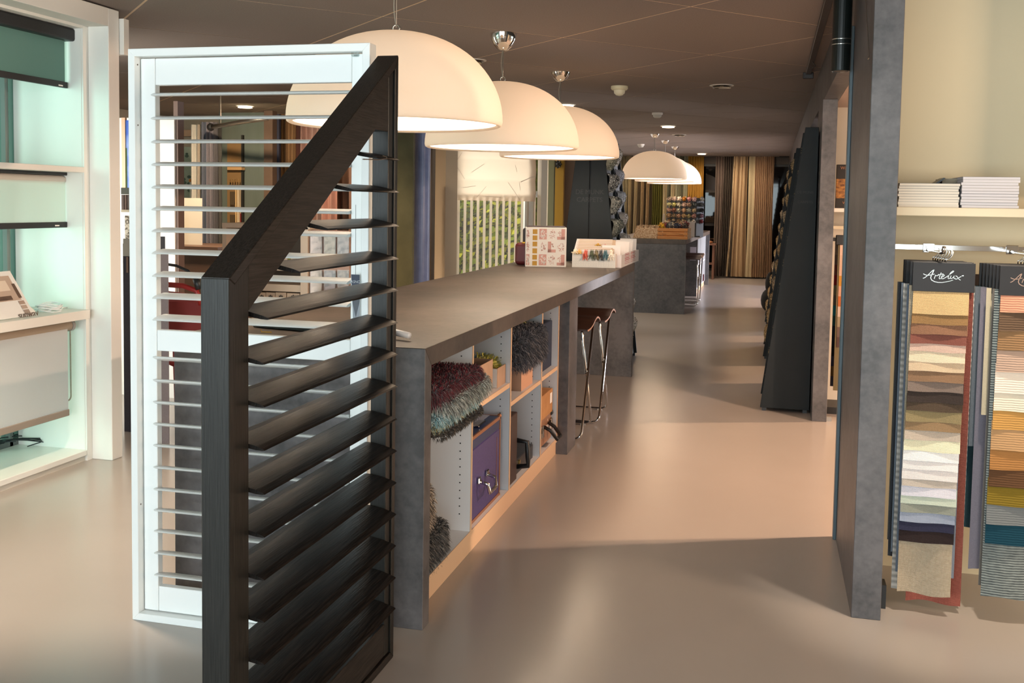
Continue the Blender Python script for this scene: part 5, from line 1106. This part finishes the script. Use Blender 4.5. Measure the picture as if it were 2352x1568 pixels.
CU = [(1416, 1441, ['#7c735c'], 4, 'greenish beige'), (1441, 1470, ['#8b7c60', '#4a3f30'], 4, 'beige shade-striped'), (1470, 1497, ['#8c7657', '#3f3527'], 4, 'tan shade-striped'), (1497, 1521, ['#4f4a20'], 5, 'olive green'), (1521, 1549, ['#8a7c60', '#4d4c3c'], 3, 'sand and slate striped'), (1549, 1578, ['#74705a', '#4f4b3a'], 3, 'grey green striped'), (1578, 1614, ['#8a6527'], 6, 'mustard gold'),  # dark bands on the beige and tan curtains are painted fold shade
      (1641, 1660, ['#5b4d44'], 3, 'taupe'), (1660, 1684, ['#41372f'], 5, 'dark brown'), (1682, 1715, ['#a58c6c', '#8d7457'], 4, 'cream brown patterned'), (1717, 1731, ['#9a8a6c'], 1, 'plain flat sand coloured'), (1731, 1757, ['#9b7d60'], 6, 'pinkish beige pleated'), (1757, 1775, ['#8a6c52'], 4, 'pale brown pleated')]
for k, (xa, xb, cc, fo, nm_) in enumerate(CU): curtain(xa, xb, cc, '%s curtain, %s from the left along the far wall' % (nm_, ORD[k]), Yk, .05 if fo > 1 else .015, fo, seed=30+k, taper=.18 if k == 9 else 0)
p, q = PY(1410, 352, Yk).x, PY(1790, 352, Yk).x; zt_ = PY(1600, 357, Yk).z
obj_r = tag(obj('curtain_rail', bx(p, q, Yk-.02, Yk+.02, zt_+.022, min(CEIL-.004, zt_+.06)), mat('pale rail', '#a58f78', .5)), 'long pale curtain rail under the ceiling of the far wall', 'rail')
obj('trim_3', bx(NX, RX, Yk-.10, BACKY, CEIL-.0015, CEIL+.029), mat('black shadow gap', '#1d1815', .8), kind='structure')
# chair and table at the far window
q = PY(1627, 637, 21.2); WD = mat('reddish brown wood', '#7a5442', .5)
t = thing('small_table', (q.x-.25, 21.2, 0), 'small brown table half hidden behind the far end of the second counter', 'table')
obj('tabletop', bx(q.x-.75, q.x+.14, 21.0, 21.4, .70, .73), WD, t); obj('lower_board', bx(q.x-.7, q.x+.1, 21.03, 21.37, .30, .33), WD, t)
for x_ in (q.x-.72, q.x+.07): obj('leg', bx(x_, x_+.04, 21.05, 21.09, 0, .70), WD, t); obj('leg', bx(x_, x_+.04, 21.31, 21.35, 0, .70), WD, t)
mb = MB(); c_ = PY(1628, 560, 21.15); mb.sphere((c_.x, 21.15, .76), .085, 12, 8, (1, 1, .38)); tag(obj('copper_bowl', mb, mat('copper', '#c98a62', .3, .8), smooth=True), 'shiny copper bowl on the small table at the far window', 'bowl')
q = PZ(1762, 716, 0); mb = MB().sphere((q.x, q.y+.1, .16), .16, 12, 8, (.6, 1, 1)).sphere((q.x+.03, q.y+.12, .40), .14, 12, 8, (.5, .8, 1.2))
tag(obj('black_bag', mb, mat('black cloth bag', '#151413', .8), smooth=True), 'slumped black bag on the floor at the foot of the farther aisle towers', 'bag')
# ------------------------------------------------------------------ garden window with roman blind
A = Vector((-3.70, 11.5, 0)); B = Vector((-2.87, 12.33, 0)); e = (B-A).normalized(); nn = Vector((e.y, -e.x, 0)); LW = (B-A).length
def onw(px_, py_, off=0):
    d = ray(px_, py_); o = O-(A+nn*off); t_ = -(o.dot(nn))/d.dot(nn); return O+d*t_
def wb(name, s0, s1, z0, z1, d0, d1, m, par, bv=0, kind=None):
    p = [A+e*s0+nn*d0, A+e*s1+nn*d0, A+e*s1+nn*d1, A+e*s0+nn*d1]; return obj(name, MB().prism([(q.x, q.y, z0) for q in p], (0, 0, z1-z0)), m, par, bv, kind=kind)
wb('wall_garden', -.02, LW+.12, 2.30, CEIL+.03, -.16, -.04, WALLM, None, kind='structure'); wb('wall_garden_sill', -.02, LW+.12, 0, .55, -.16, -.04, WALLM, None, kind='structure')
w9 = thing('window_9', tuple(A+e*LW/2), None, None, kind='structure')
for s0_, s1_ in ((0, .05), (LW-.12, LW)): wb('window_frame', s0_, s1_, .55, 2.30, -.12, -.05, WHITE, w9)
wb('window_frame', .05, LW-.12, .55, .60, -.12, -.05, WHITE, w9); wb('pane', .05, LW-.12, .60, 2.30, -.09, -.085, GLZ, w9)
ROM = sheer('roman blind cloth', '#e9d6c6', .62, '#f2dcc8')
sb1 = (onw(1228, 463)-A).dot(e); zb1 = onw(1130, 461).z; ztp = 2.28
t = thing('roman_blind', tuple(A+e*sb1/2+Vector((0, 0, zb1))), 'pale pink roman blind with faint line drawing in the garden window', 'blind')
def RB(u, v): o = .012*abs(math.sin(v*math.pi*3)); p = A+e*(.02+(sb1-.02)*u)+nn*(.01+o); return (p.x, p.y, ztp+(zb1-ztp)*v)
obj('blind_cloth', MB().grid(RB, 4, 36), ROM, t, smooth=True)
wb('head_rail', .0, sb1+.02, ztp, ztp+.03, -.01, .04, WHITE, t)
mb = MB(); rnd = random.Random(6)
for k in range(14):
    a_ = Vector((rnd.random(), rnd.random(), 0)); b2 = a_+Vector((rnd.uniform(-.25, .25), rnd.uniform(-.3, .3), 0)); 
    f = lambda w_: Vector(RB(min(max(w_.x, .02), .98), min(max(w_.y, .02), .98)))+nn*.014
    mb.ribbon([f(a_), f((a_+b2)/2), f(b2)], .004, nn)
obj('line_drawing', mb, mat('blind drawing', '#cdb6a8', .8), t, kind='stuff')
vt = thing('vertical_blind', tuple(A+e*LW/2+Vector((0, 0, .56))), 'white vertical slat blind below the roman blind in the garden window', 'blind')
nsl = 14; s_end = (onw(1232, 540)-A).dot(e)
VS = sheer('vertical slat cloth', '#f4ebe0', .5)
for k in range(nsl):
    s_ = .02+(s_end-.03)*k/(nsl-1); c_ = A+e*s_-nn*.045; dr = (e*.88-nn*.47).normalized()*.030
    obj('slat', MB().prism([(c_-dr)+Vector((0, 0, .56)), (c_+dr)+Vector((0, 0, .56)), (c_+dr)+Vector((0, 0, zb1+.06)), (c_-dr)+Vector((0, 0, zb1+.06))], nn*.0015), VS, vt)
wb('slat_rail', 0, s_end+.02, zb1+.06, zb1+.09, -.06, -.03, WHITE, vt)
s1_ = (onw(1252, 480)-A).dot(e); wb('wall_garden_reveal', s1_-.10, s1_-.015, 0, 2.5, -.03, .06, mat('reveal cream', '#f2e6d4', .6), None, kind='structure')
wb('wall_garden_post', -.20, -.045, 0, 2.5, -.05, .22, mat('post greige', '#dccbb4', .6), None, kind='structure')
q = onw(1233, 446, .03); tag(obj('cord_cleat', MB().box(q.x-.01, q.x+.01, q.y-.01, q.y+.01, q.z-.04, q.z+.04), WHITE, None, .003), 'small white cord cleat on the frame right of the roman blind', 'cleat')
# garden beyond
t = thing('hedge', (-5.0, 15.6, -.15), 'sunny yellow green hedge outside the garden window', 'hedge'); rnd = random.Random(2); mb = MB()
for k in range(9000):
    x_, y_, z_ = rnd.uniform(-6.2, -3.7), rnd.uniform(15.2, 15.9), rnd.uniform(.1, 3.0); d = Vector((rnd.gauss(0, 1), rnd.gauss(0, 1)-1, rnd.gauss(0, 1))).normalized(); o = d.orthogonal().normalized(); h2 = d.cross(o)
    c_ = Vector((x_, y_, z_)); s_ = rnd.uniform(.035, .085); mb.mi = rnd.randrange(3); mb.add([c_-o*s_, c_+h2*s_*.6, c_+o*s_, c_-h2*s_*.6], [(0, 1, 2, 3)])
obj('leaves', mb, [sheer('hedge leaf light', '#b9b53c', .4), sheer('hedge leaf mid', '#7c8a2c', .4), sheer('hedge leaf dark', '#454f1e', .3)], t, kind='stuff')
mb = MB()
for k in range(9): mb.tube([(-6.1+k*.29, 15.7, -.15), (-6.05+k*.29, 15.65, 1.2), (-6.15+k*.29, 15.7, 2.6)], .03, 6)
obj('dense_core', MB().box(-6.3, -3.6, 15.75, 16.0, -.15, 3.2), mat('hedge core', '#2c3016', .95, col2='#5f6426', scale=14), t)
obj('stems', mb, mat('hedge stem', '#3b2f22', .9), t)
obj('garden_paving', bx(-9, NX-.2, NY+.12, 20, -.3, -.15), mat('garden paving', '#b8a595', .85, col2='#a28f80', scale=2), kind='structure')
rnd = random.Random(9)
for k in range(4):
    mb = MB().sphere((-3.9-.62*k, 14.3+.2*(k % 2), .02), .24, 10, 7, (1.2, 1, .7)); tag(obj('garden_boulder', mb, mat('boulder', '#b3a498', .9, col2='#8d8078', scale=4), smooth=True), 'pale boulder in front of the hedge, %s from the right' % ORD[k], 'boulder')
# strips and rolls right and left of the garden window
def post(name, xa, xb, Y, z0, z1, m, lab, cat, depth=.08, par=None, bv=0):
    a_, b_ = PY(xa, 480, Y).x, PY(xb, 480, Y).x; return tag(obj(name, bx(a_, b_, Y, Y+depth, z0, z1), m, par, bv), lab, cat)
post('screen_panel', 1258, 1271, 13.2, 0, 2.5, mat('grey green panel', '#77785a', .7), 'narrow grey green panel right of the garden window', 'panel')
post('screen_panel', 1270, 1293, 13.6, 0, 2.5, mat('mustard panel', '#a07a1c', .6), 'mustard yellow panel left of the charcoal tower', 'panel')
post('screen_panel', 1292, 1345, 14.0, 0, 2.5, mat('mauve brown panel', '#7d6a5c', .7), 'mauve brown panel between the mustard panel and the charcoal tower', 'panel', .05)
q = PY(1281, 377, 13.55); mb = MB().sphere((q.x, 13.57, q.z), .045, 8, 6); 
for k in range(8): a_ = k*.785; mb.tube([(q.x, 13.55, q.z), (q.x+.055*math.cos(a_), 13.54, q.z+.055*math.sin(a_))], .014, 5)
tag(obj('black_clip', mb, mat('black plastic', '#1f1d18', .6)), 'small black clip on the mustard panel', 'clip')
post('concrete_post', 980, 992, 10.4, 0, 2.5, mat('dark brown laminate', '#4b4038', .5), 'dark brown post left of the cream reveal of the garden window', 'post', .1)
a_, b_ = PY(946, 480, 9.9), PY(981, 480, 9.9); rr = (b_.x-a_.x)/2; cx_ = (a_.x+b_.x)/2
tag(obj('fabric_roll', MB().lathe([(.01, 0), (rr, 0), (rr, 2.35), (.01, 2.35)], (cx_, 9.9+rr, 0), 28), mat('lilac grey vinyl roll', '#8494c2', .35, col2='#7888b8', scale=8), smooth=False), 'tall lilac grey roll standing against the dark brown post', 'roll')
post('olive_screen', 880, 948, 9.6, 0, 2.42, mat('olive cloth panel', '#57543a', .85, col2='#625e42', scale=6), 'olive green cloth panel left of the lilac grey roll', 'panel', .05)
# ------------------------------------------------------------------ rear left of the showroom, seen through the louvres
def bp(name, xa, xb, ya, yb, Y, m, par=None, depth=.05, lab=None, cat=None, group=None, bv=0, z0=None):
    p, q = PY(xa, yb, Y), PY(xb, ya, Y); zz0 = p.z if z0 is None else z0
    o = obj(name, bx(p.x, q.x, Y, Y+depth, zz0, q.z), m, par, bv); return tag(o, lab, cat, group)
# second display bay with its sunlit white reveal
t = thing('display_bay', (-4.0, 6.4, 0), 'farther white display bay whose lit reveal shows through the left louvres', 'display')
p, q = PY(366, 268, 6.6), PY(400, 268, 6.6)
obj('reveal_panel', bx(p.x-.9, q.x, 6.60, 6.68, .0, PY(383, 270, 6.6).z), WHITE, t)
light('daylight_bay', 'AREA', (-4.75, 5.75, 1.2), 17, (1.0, .9, .8), (-4.3, 6.6, 1.2), .5, 1.6)
bp('side_post', 400, 408, 232, 560, 6.62, mat('brown rose post', '#7d655a', .5), t, .08, z0=0)
obj('rear_frame', bx(-4.4, -3.56, 5.005, 5.05, 2.3, 2.5), WHITEM, t)
# photo picture, shelf, books and hanging samples in the narrow gap behind the cheek
YG = 6.0
SKY = mat('sky print', '#2f5fc4', .5, col2='#a9c3ea', scale=3, lo=.4, hi=.62)
t = thing('photo_panel', (-4.25, YG, 1.5), 'upright photo panel of blue sky and hedge in the gap beside the left display bay', 'picture')
bp('photo_print', 287, 304, 276, 431, YG, SKY, t, .01); bp('photo_frame', 280, 287, 270, 431, YG-.005, mat('peach frame', '#d9b191', .5), t, .02); bp('photo_hedge', 287, 291, 340, 431, YG-.002, mat('hedge print', '#3c5a26', .7), t, .002)
t = thing('wall_shelf', (-4.25, YG, 1.3), 'dark shelf with a pale edge in the gap beside the left display bay', 'shelf')
bp('shelf_top', 278, 306, 431, 446, YG-.1, mat('dark green board', '#2c3020', .6), t, .3); bp('shelf_edge', 278, 306, 482, 487, YG-.1, mat('pale shelf edge', '#a59a82', .6), t, .3)
for k in range(4): bp('catalogue', 279+6*k, 284+6*k, 447, 482, YG-.06+.004*k, mat('dark brown spine %d' % (k % 2), ('#3a241a', '#4c3122')[k % 2], .6), None, .2, 'dark brown catalogue, %s from the left on the small dark shelf' % ORD[k], 'book', 'catalogues on the small dark shelf')
bp('speckled_sample', 287, 306, 495, 548, YG-.05, mat('speckled sample', '#4d463c', .9, col2='#a8a193', scale=70, lo=.45, hi=.55), None, .02, 'black and white speckled sample under the small dark shelf', 'sample')
t = thing('hanging_sample', (-4.1, YG-.2, .1), 'long dark grey fabric with a pale label beside the left display bay', 'fabric sample')
bp('fabric_length', 286, 312, 560, 1022, 5.55, weave('anthracite cloth', '#47434a', '#5d5862', 140), t, .004); bp('label', 283, 301, 548, 588, 5.54, mat('grey white label', '#b3ada4', .6), t, .002); bp('red_brown_print', 290, 294, 590, 626, 5.538, mat('tag brown', '#8d6f60', .6), t, .002)
t = thing('hanging_sample', (-3.9, 5.7, .2), 'mauve grey fabric with a dark label behind the left stile of the white shutter', 'fabric sample')
bp('fabric_length', 362, 386, 575, 1045, 5.35, weave('mauve cloth', '#8b7d7c', '#a19392', 140), t, .004); bp('label', 367, 379, 543, 573, 5.34, mat('dark grey label', '#4b4648', .6), t, .002)
# reception desk and boards
DSK = mat('brown desk laminate', '#6a5144', .5)
t = thing('reception_desk', (-4.9, 8.4, 0), 'brown reception desk behind the white shutter', 'desk')
p, q = PY(396, 563, 8.3), PY(500, 563, 8.3); p.x -= .25; zt_ = PY(450, 566, 8.3).z
obj('desk_top', bx(p.x, q.x, 8.3, 9.0, zt_-.03, zt_), DSK, t, .002); obj('desk_front', bx(p.x+.01, q.x-.01, 8.33, 8.36, 0, zt_-.031), DSK, t); obj('desk_side', bx(q.x-.04, q.x-.01, 8.361, 8.98, 0, zt_-.031), DSK, t)
bp('white_board', 408, 462, 455, 566, 8.6, OFFW, None, .02, 'large off-white board standing on the reception desk', 'board', z0=zt_)
bp('cream_board', 408, 419, 498, 566, 8.5, mat('cream card', '#cfc7b2', .6), None, .03, 'narrow cream board in front of the off-white board on the reception desk', 'board', z0=zt_)
# red cargo frame
RED = mat('red enamel', '#8d1f1c', .35); t = thing('red_cart', (-3.3, 5.6, 0), 'red tubular cart with a red box and black cables behind the white louvres', 'cart')
p, q = PY(380, 752, 5.55), PY(500, 690, 5.55)
obj('cart_box', bx(p.x, q.x, 5.55, 5.95, p.z-.05, q.z), mat('red canvas', '#7c2420', .7), t, .02)
c0, c1, c2, c3 = PY(378, 653, 5.5), PY(420, 656, 5.5), PY(452, 668, 5.5), PY(462, 700, 5.5)
obj('tube_handle', MB().tube([c0-Vector((.1, 0, 0)), c0, c1, c2, c3], .017, 10), RED, t, smooth=True); obj('tube_handle', MB().tube([PY(376, 669, 5.55), PY(430, 676, 5.55)], .007, 8), RED, t, smooth=True)
obj('brake_cable', MB().tube([PY(378, 606, 5.5), PY(405, 610, 5.5), PY(432, 622, 5.5), PY(448, 640, 5.5), PY(456, 665, 5.5)], .009, 8), BLACKM, t, smooth=True); obj('black_grip', MB().tube([PY(450, 640, 5.5), PY(458, 664, 5.5)], .022, 8), BLACKM, t, smooth=True)
for x_ in (p.x+.03, q.x-.06):
    for y_ in (5.6, 5.9): obj('leg', MB().tube([(x_, y_, p.z-.04), (x_+.02, y_, .0)], .014, 8), RED, t)
obj('lower_bar', MB().tube([PY(370, 822, 5.6), PY(402, 836, 5.6)], .02, 8), RED, t)
# picture and panels on the rear left wall, curtains on a curved rail
PLANT = mat('plant print ground', '#7d8a7c', .7, col2='#93a094', scale=4)
t = thing('plant_picture', (-6.9, 11.2, 1.3), 'grey green picture of dark leaves on the rear left wall', 'picture')
bp('picture_ground', 403, 446, 337, 470, 11.3, PLANT, t, .275)
rnd = random.Random(3)
for k in range(16):
    x_, y_ = rnd.uniform(410, 438), rnd.choice((rnd.uniform(350, 400), rnd.uniform(400, 440))); w_ = rnd.uniform(3, 7); c = PY(x_, y_, 11.295); s_ = w_*11.3/2309
    obj('leaf_print', MB().sphere((c.x, 11.297, c.z), s_, 8, 5, (1, .02, .7)), mat('leaf print dark', '#3c5148', .7), t)
bp('leaf_stem', 436, 438, 415, 465, 11.29, mat('stem print', '#b3b9ad', .7), t, .003); bp('orange_flower', 434, 440, 411, 418, 11.29, mat('orange print', '#b8772c', .6), t, .003)
post('roof_trim', 400, 460, 11.4, 2.28, 2.36, mat('tan strip', '#b0937a', .6), 'tan strip above the leaf picture', 'strip')
def hang(xa, xb, Y, y_t, y_b, cols, lab, folds, amp=.04):
    p, q = PY(xa, y_b, Y), PY(xb, y_t, Y); p.z = .004 if y_b > 550 else p.z; t = thing('curtain', ((p.x+q.x)/2, Y, p.z), lab, 'curtain', 'sample curtains in the rear left corner'); n = folds*8; vs = []
    for j in range(7):
        for i in range(n+1): u = i/n; vs.append((p.x+(q.x-p.x)*u, Y-amp*(.6+.4*j/6)*math.sin(2*math.pi*u*folds), q.z+(p.z-q.z)*j/6))
    mb = MB().add(vs, [(j*(n+1)+i, j*(n+1)+i+1, (j+1)*(n+1)+i+1, (j+1)*(n+1)+i) for j in range(6) for i in range(n)])
    ms = [weave('drape '+c, c, '#%02x%02x%02x' % tuple(min(255, int(int(c[i:i+2], 16)*1.12+5)) for i in (1, 3, 5)), 70, .2) for c in cols]
    if len(ms) > 1: mb.m = [((i*len(ms))//n) for j in range(6) for i in range(n)]
    obj('curtain_cloth', mb, ms, t, smooth=True); return t
hang(441, 466, 9.6, 286, 640, ['#b7b2a8', '#988d80'], 'white and greige curtain left of the slate blue ones', 2)
hang(465, 500, 9.5, 280, 640, ['#565a66', '#6e6a70', '#4f4d50'], 'slate blue grey curtain hanging from the short steel rail', 4)
hang(499, 509, 9.55, 292, 640, ['#4a4844'], 'dark charcoal curtain with white lettering beside the green grey wall panel', 2, .02)
a_, b_ = PY(484, 292, 9.2), PY(562, 279, 8.9)
t = thing('curtain_rail', tuple((a_+b_)/2), 'short steel curtain rail with a dark end knob in front of the green grey panel', 'rail'); obj('rail', MB().tube([a_, b_, b_+Vector((.3, -.1, 0.02))], .022, 10), STEEL, t, smooth=True); obj('end_knob', MB().sphere(a_, .04, 10, 8), BLACKM, t, smooth=True); obj('rail_hanger', MB().tube([a_*.7+b_*.3, Vector((a_.x*.7+b_.x*.3, a_.y*.7+b_.y*.3, CEIL))], .008, 6), STEEL, t)
GGP = mat('grey green wall panel', '#5f6a60', .7, col2='#68726a', scale=3, stretch=(3, 3, .5))
bp('wall_panel', 504, 608, 258, 600, 10.0, GGP, None, .04, 'tall grey green wall panel with an alcove', 'panel', z0=0)
bp('brown_post', 606, 626, 254, 600, 9.9, mat('brown post', '#5d4a3c', .6, col2='#6b5647', scale=5), None, .1, 'brown post right of the grey green panel', 'post', z0=0)
bp('navy_strip', 625, 641, 262, 600, 10.0, mat('navy strip', '#20253a', .6), None, .04, 'dark navy strip between the brown post and the ribbed tan curtain', 'panel', z0=0)
t = thing('sample_alcove', (-5.5, 9.9, 1), 'tan backed alcove with a row of hooks in the grey green panel', 'alcove')
bp('alcove_back', 522, 556, 320, 560, 9.97, mat('alcove tan', '#8a6c44', .7), t, .02); bp('alcove_frame', 554, 557, 310, 560, 9.95, mat('dark frame', '#27251f', .6), t, .04); bp('alcove_shelf', 522, 555, 384, 390, 9.9, mat('alcove shelf', '#c09a6a', .6), t, .07)
mb = MB()
for k in range(5): c = PY(530+5.5*k, 418, 9.93); mb.tube([c, c+Vector((.006, -.03, .0)), c+Vector((.012, -.035, .03))], .005, 6)
obj('hook_row', mb, mat('brass hooks', '#c9a56a', .3, .8), t)
t = thing('sample_rack', (-5.4, 9.8, 1.2), 'narrow rack of wood framed samples under the hooks of the alcove', 'rack')
bp('rack_frame', 540, 543, 434, 520, 9.85, mat('rack beech', '#c9a878', .5), t, .05); bp('rack_frame', 545, 548, 434, 520, 9.83, mat('rack pale', '#d8c3a0', .5), t, .05); bp('rack_sample', 528, 539, 440, 470, 9.88, mat('rack dark', '#54452f', .6), t, .02); bp('rack_sample', 528, 539, 493, 512, 9.88, MATS['rack dark'], t, .02); bp('rack_sample', 549, 552, 490, 514, 9.86, mat('rack red', '#7c1c1c', .6), t, .02)
hang(640, 679, 10.3, 262, 600, ['#86694a'], 'ribbed tan curtain right of the navy strip', 5, .05)
hang(678, 742, 10.5, 262, 600, ['#a58278', '#b0938a'], 'dusty pink curtain right of the ribbed tan one', 5, .06)
hang(738, 775, 10.2, 400, 560, ['#b08478'], 'dusty rose cloth hanging above the magazine rack', 2, .05)
bp('brown_post', 800, 812, 330, 700, 9.6, mat('russet post', '#6d4c3c', .6), None, .1, 'russet post behind the right stile of the white shutter', 'post', z0=0)
hang(770, 803, 10.6, 330, 560, ['#7a5a48'], 'brown curtain beside the russet post', 2, .05)
# white shelf unit with binders and a brochure rack with clear pockets
YS = 7.6; SHC = mat('cream shelf board', '#d8c4ae', .55)
t = thing('shelf_unit', (-3.9, YS, 0), 'cream open shelf unit with file boxes behind the counter', 'shelf unit')
def sbx(n, xa, xb, ya, yb, Y, m, par, d): return bp(n, xa, xb, ya, yb, Y, m, par, d)
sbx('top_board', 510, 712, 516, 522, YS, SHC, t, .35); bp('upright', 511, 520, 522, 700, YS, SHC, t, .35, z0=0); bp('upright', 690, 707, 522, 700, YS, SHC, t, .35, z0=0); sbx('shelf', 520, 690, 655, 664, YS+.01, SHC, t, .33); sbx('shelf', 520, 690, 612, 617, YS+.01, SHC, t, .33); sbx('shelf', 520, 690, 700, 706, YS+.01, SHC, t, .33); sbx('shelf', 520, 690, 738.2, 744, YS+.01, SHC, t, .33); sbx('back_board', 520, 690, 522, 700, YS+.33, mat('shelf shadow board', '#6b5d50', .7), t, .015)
FB = mat('file box beige', '#c8b098', .6); BK = mat('label black', '#2a2522', .6)
for k, (xa, xb) in enumerate(((592, 610), (611, 632), (633, 657), (659, 688))):
    f = thing('file_box', ((PY(xa, 685, YS-.02).x+PY(xb, 685, YS-.02).x)/2, YS, PY(xa, 699, YS-.02).z), 'beige file box with a black emblem label, %s from the left on the lower shelf' % ORD[k], 'box', 'beige file boxes')
    top = 672 if k < 3 else 674; sbx('box_body', xa, xb, top, 699, YS+.02, FB, f, .26); cx_ = (xa+xb)/2
    mb = MB()
    for dx in (-3.2, 0, 3.2): p, q = PY(cx_+dx-1.2, 682, YS+.0195), PY(cx_+dx+1.2, 677+abs(dx)*.5, YS+.0195); mb.box(p.x, q.x, YS+.0185, YS+.0198, p.z, q.z)
    obj('emblem_label', mb, BK, f)
for k, (xa, xb, c) in enumerate(((578, 586, '#b9a48c'), (587, 596, '#c8971f'), (597, 608, '#cdbba6'), (609, 622, '#5a5560'), (623, 640, '#c9b5a0'), (641, 655, '#8d8478'))): sbx_ = bp('binder', xa, xb, 707, 738, YS+.02, mat('binder '+c, c, .6), None, .25, 'upright binder, %s from the left at the bottom of the cream shelf unit' % ORD[k], 'binder', 'binders at the bottom of the cream shelf unit')
for k, (xa, xb, c) in enumerate(((640, 650, '#b9a99a'), (651, 660, '#c9b6a2'), (661, 667, '#8a8a2c'), (668, 678, '#cbb8a4'), (679, 689, '#a99a8c'))): bp('binder', xa, xb, 585, 612, YS+.02, mat('binder '+c, c, .6), None, .25, 'upright binder, %s from the left on the middle of the cream shelf unit' % ORD[k], 'binder', 'binders on the middle shelf')
t = thing('brochure_rack', (-3.4, YS-.02, 0), 'wall rack of clear pockets holding home brochures right of the cream shelf unit', 'rack')
sbx('rack_back', 707, 803, 530, 700, YS+.05, mat('rack rose board', '#b89684', .6), t, .02)
CLR = glass('clear acrylic pocket', (.95, .94, .94), .04, .1)
BRO = [mat('brochure %d' % k, c, .5, col2=d, scale=22, lo=.4, hi=.6) for k, (c, d) in enumerate((('#66564d', '#a8968a'), ('#786850', '#b3a48e'), ('#5d5256', '#a39494')))]
for r_, (ya, yb) in enumerate(((534, 592), (620, 690))):
    for c in range(3):
        xa = 712+31*c; o = sbx('pocket', xa, xb_ := xa+28, ya, yb, YS+.0, CLR, t, .004)
        bp('home_brochure', xa+2, xb_-2, ya+2, yb-2, YS+.02, BRO[(r_+c) % 3], None, .012, 'home interior brochure in the %s pocket of the %s rack row' % (ORD[c], ('upper', 'lower')[r_]), 'brochure', 'home brochures in the clear pockets')
# ------------------------------------------------------------------ warm ceiling spots at lit downlights, plus added ones without a fitting
warm((-2.14, 10.54, CEIL-.03), (-2.0, 9.9, 0), 60, 100); warm((-1.349, 13.467, CEIL-.03), (-1.2, 13.0, 0), 60, 110)
warm((-5.808, 10.366, CEIL-.03), (-5.6, 9.8, .3), 260, 120); warm((-4.7, 8.0, CEIL-.03), (-5.2, 9.6, .8), 200, 110); warm((-1.372, 20.472, CEIL-.03), (-1.0, 21.5, 1.0), 90, 120, (1, .82, .62))  # the spot over the desk is added to brighten the rear left
warm((-.2, 20.2, CEIL-.03), (-.3, 21.6, .6), 45, 120, (1, .82, .62)); warm((-2.6, 20.3, CEIL-.03), (-2.6, 21.6, .9), 60, 110)  # spots for the far curtains, no fitting built
warm((-2.5, 3.2, CEIL-.03), (-2.85, 3.75, 0), 230, 66, (1, .8, .6)); warm((.78, 3.42, CEIL-.03), (.72, 3.92, .4), 130, 36, (1, .86, .7)); warm((1.3, 3.3, CEIL-.03), (1.1, 4.3, 1.2), 12, 110)  # added spot warms the left floor; no fitting for the fabric spots
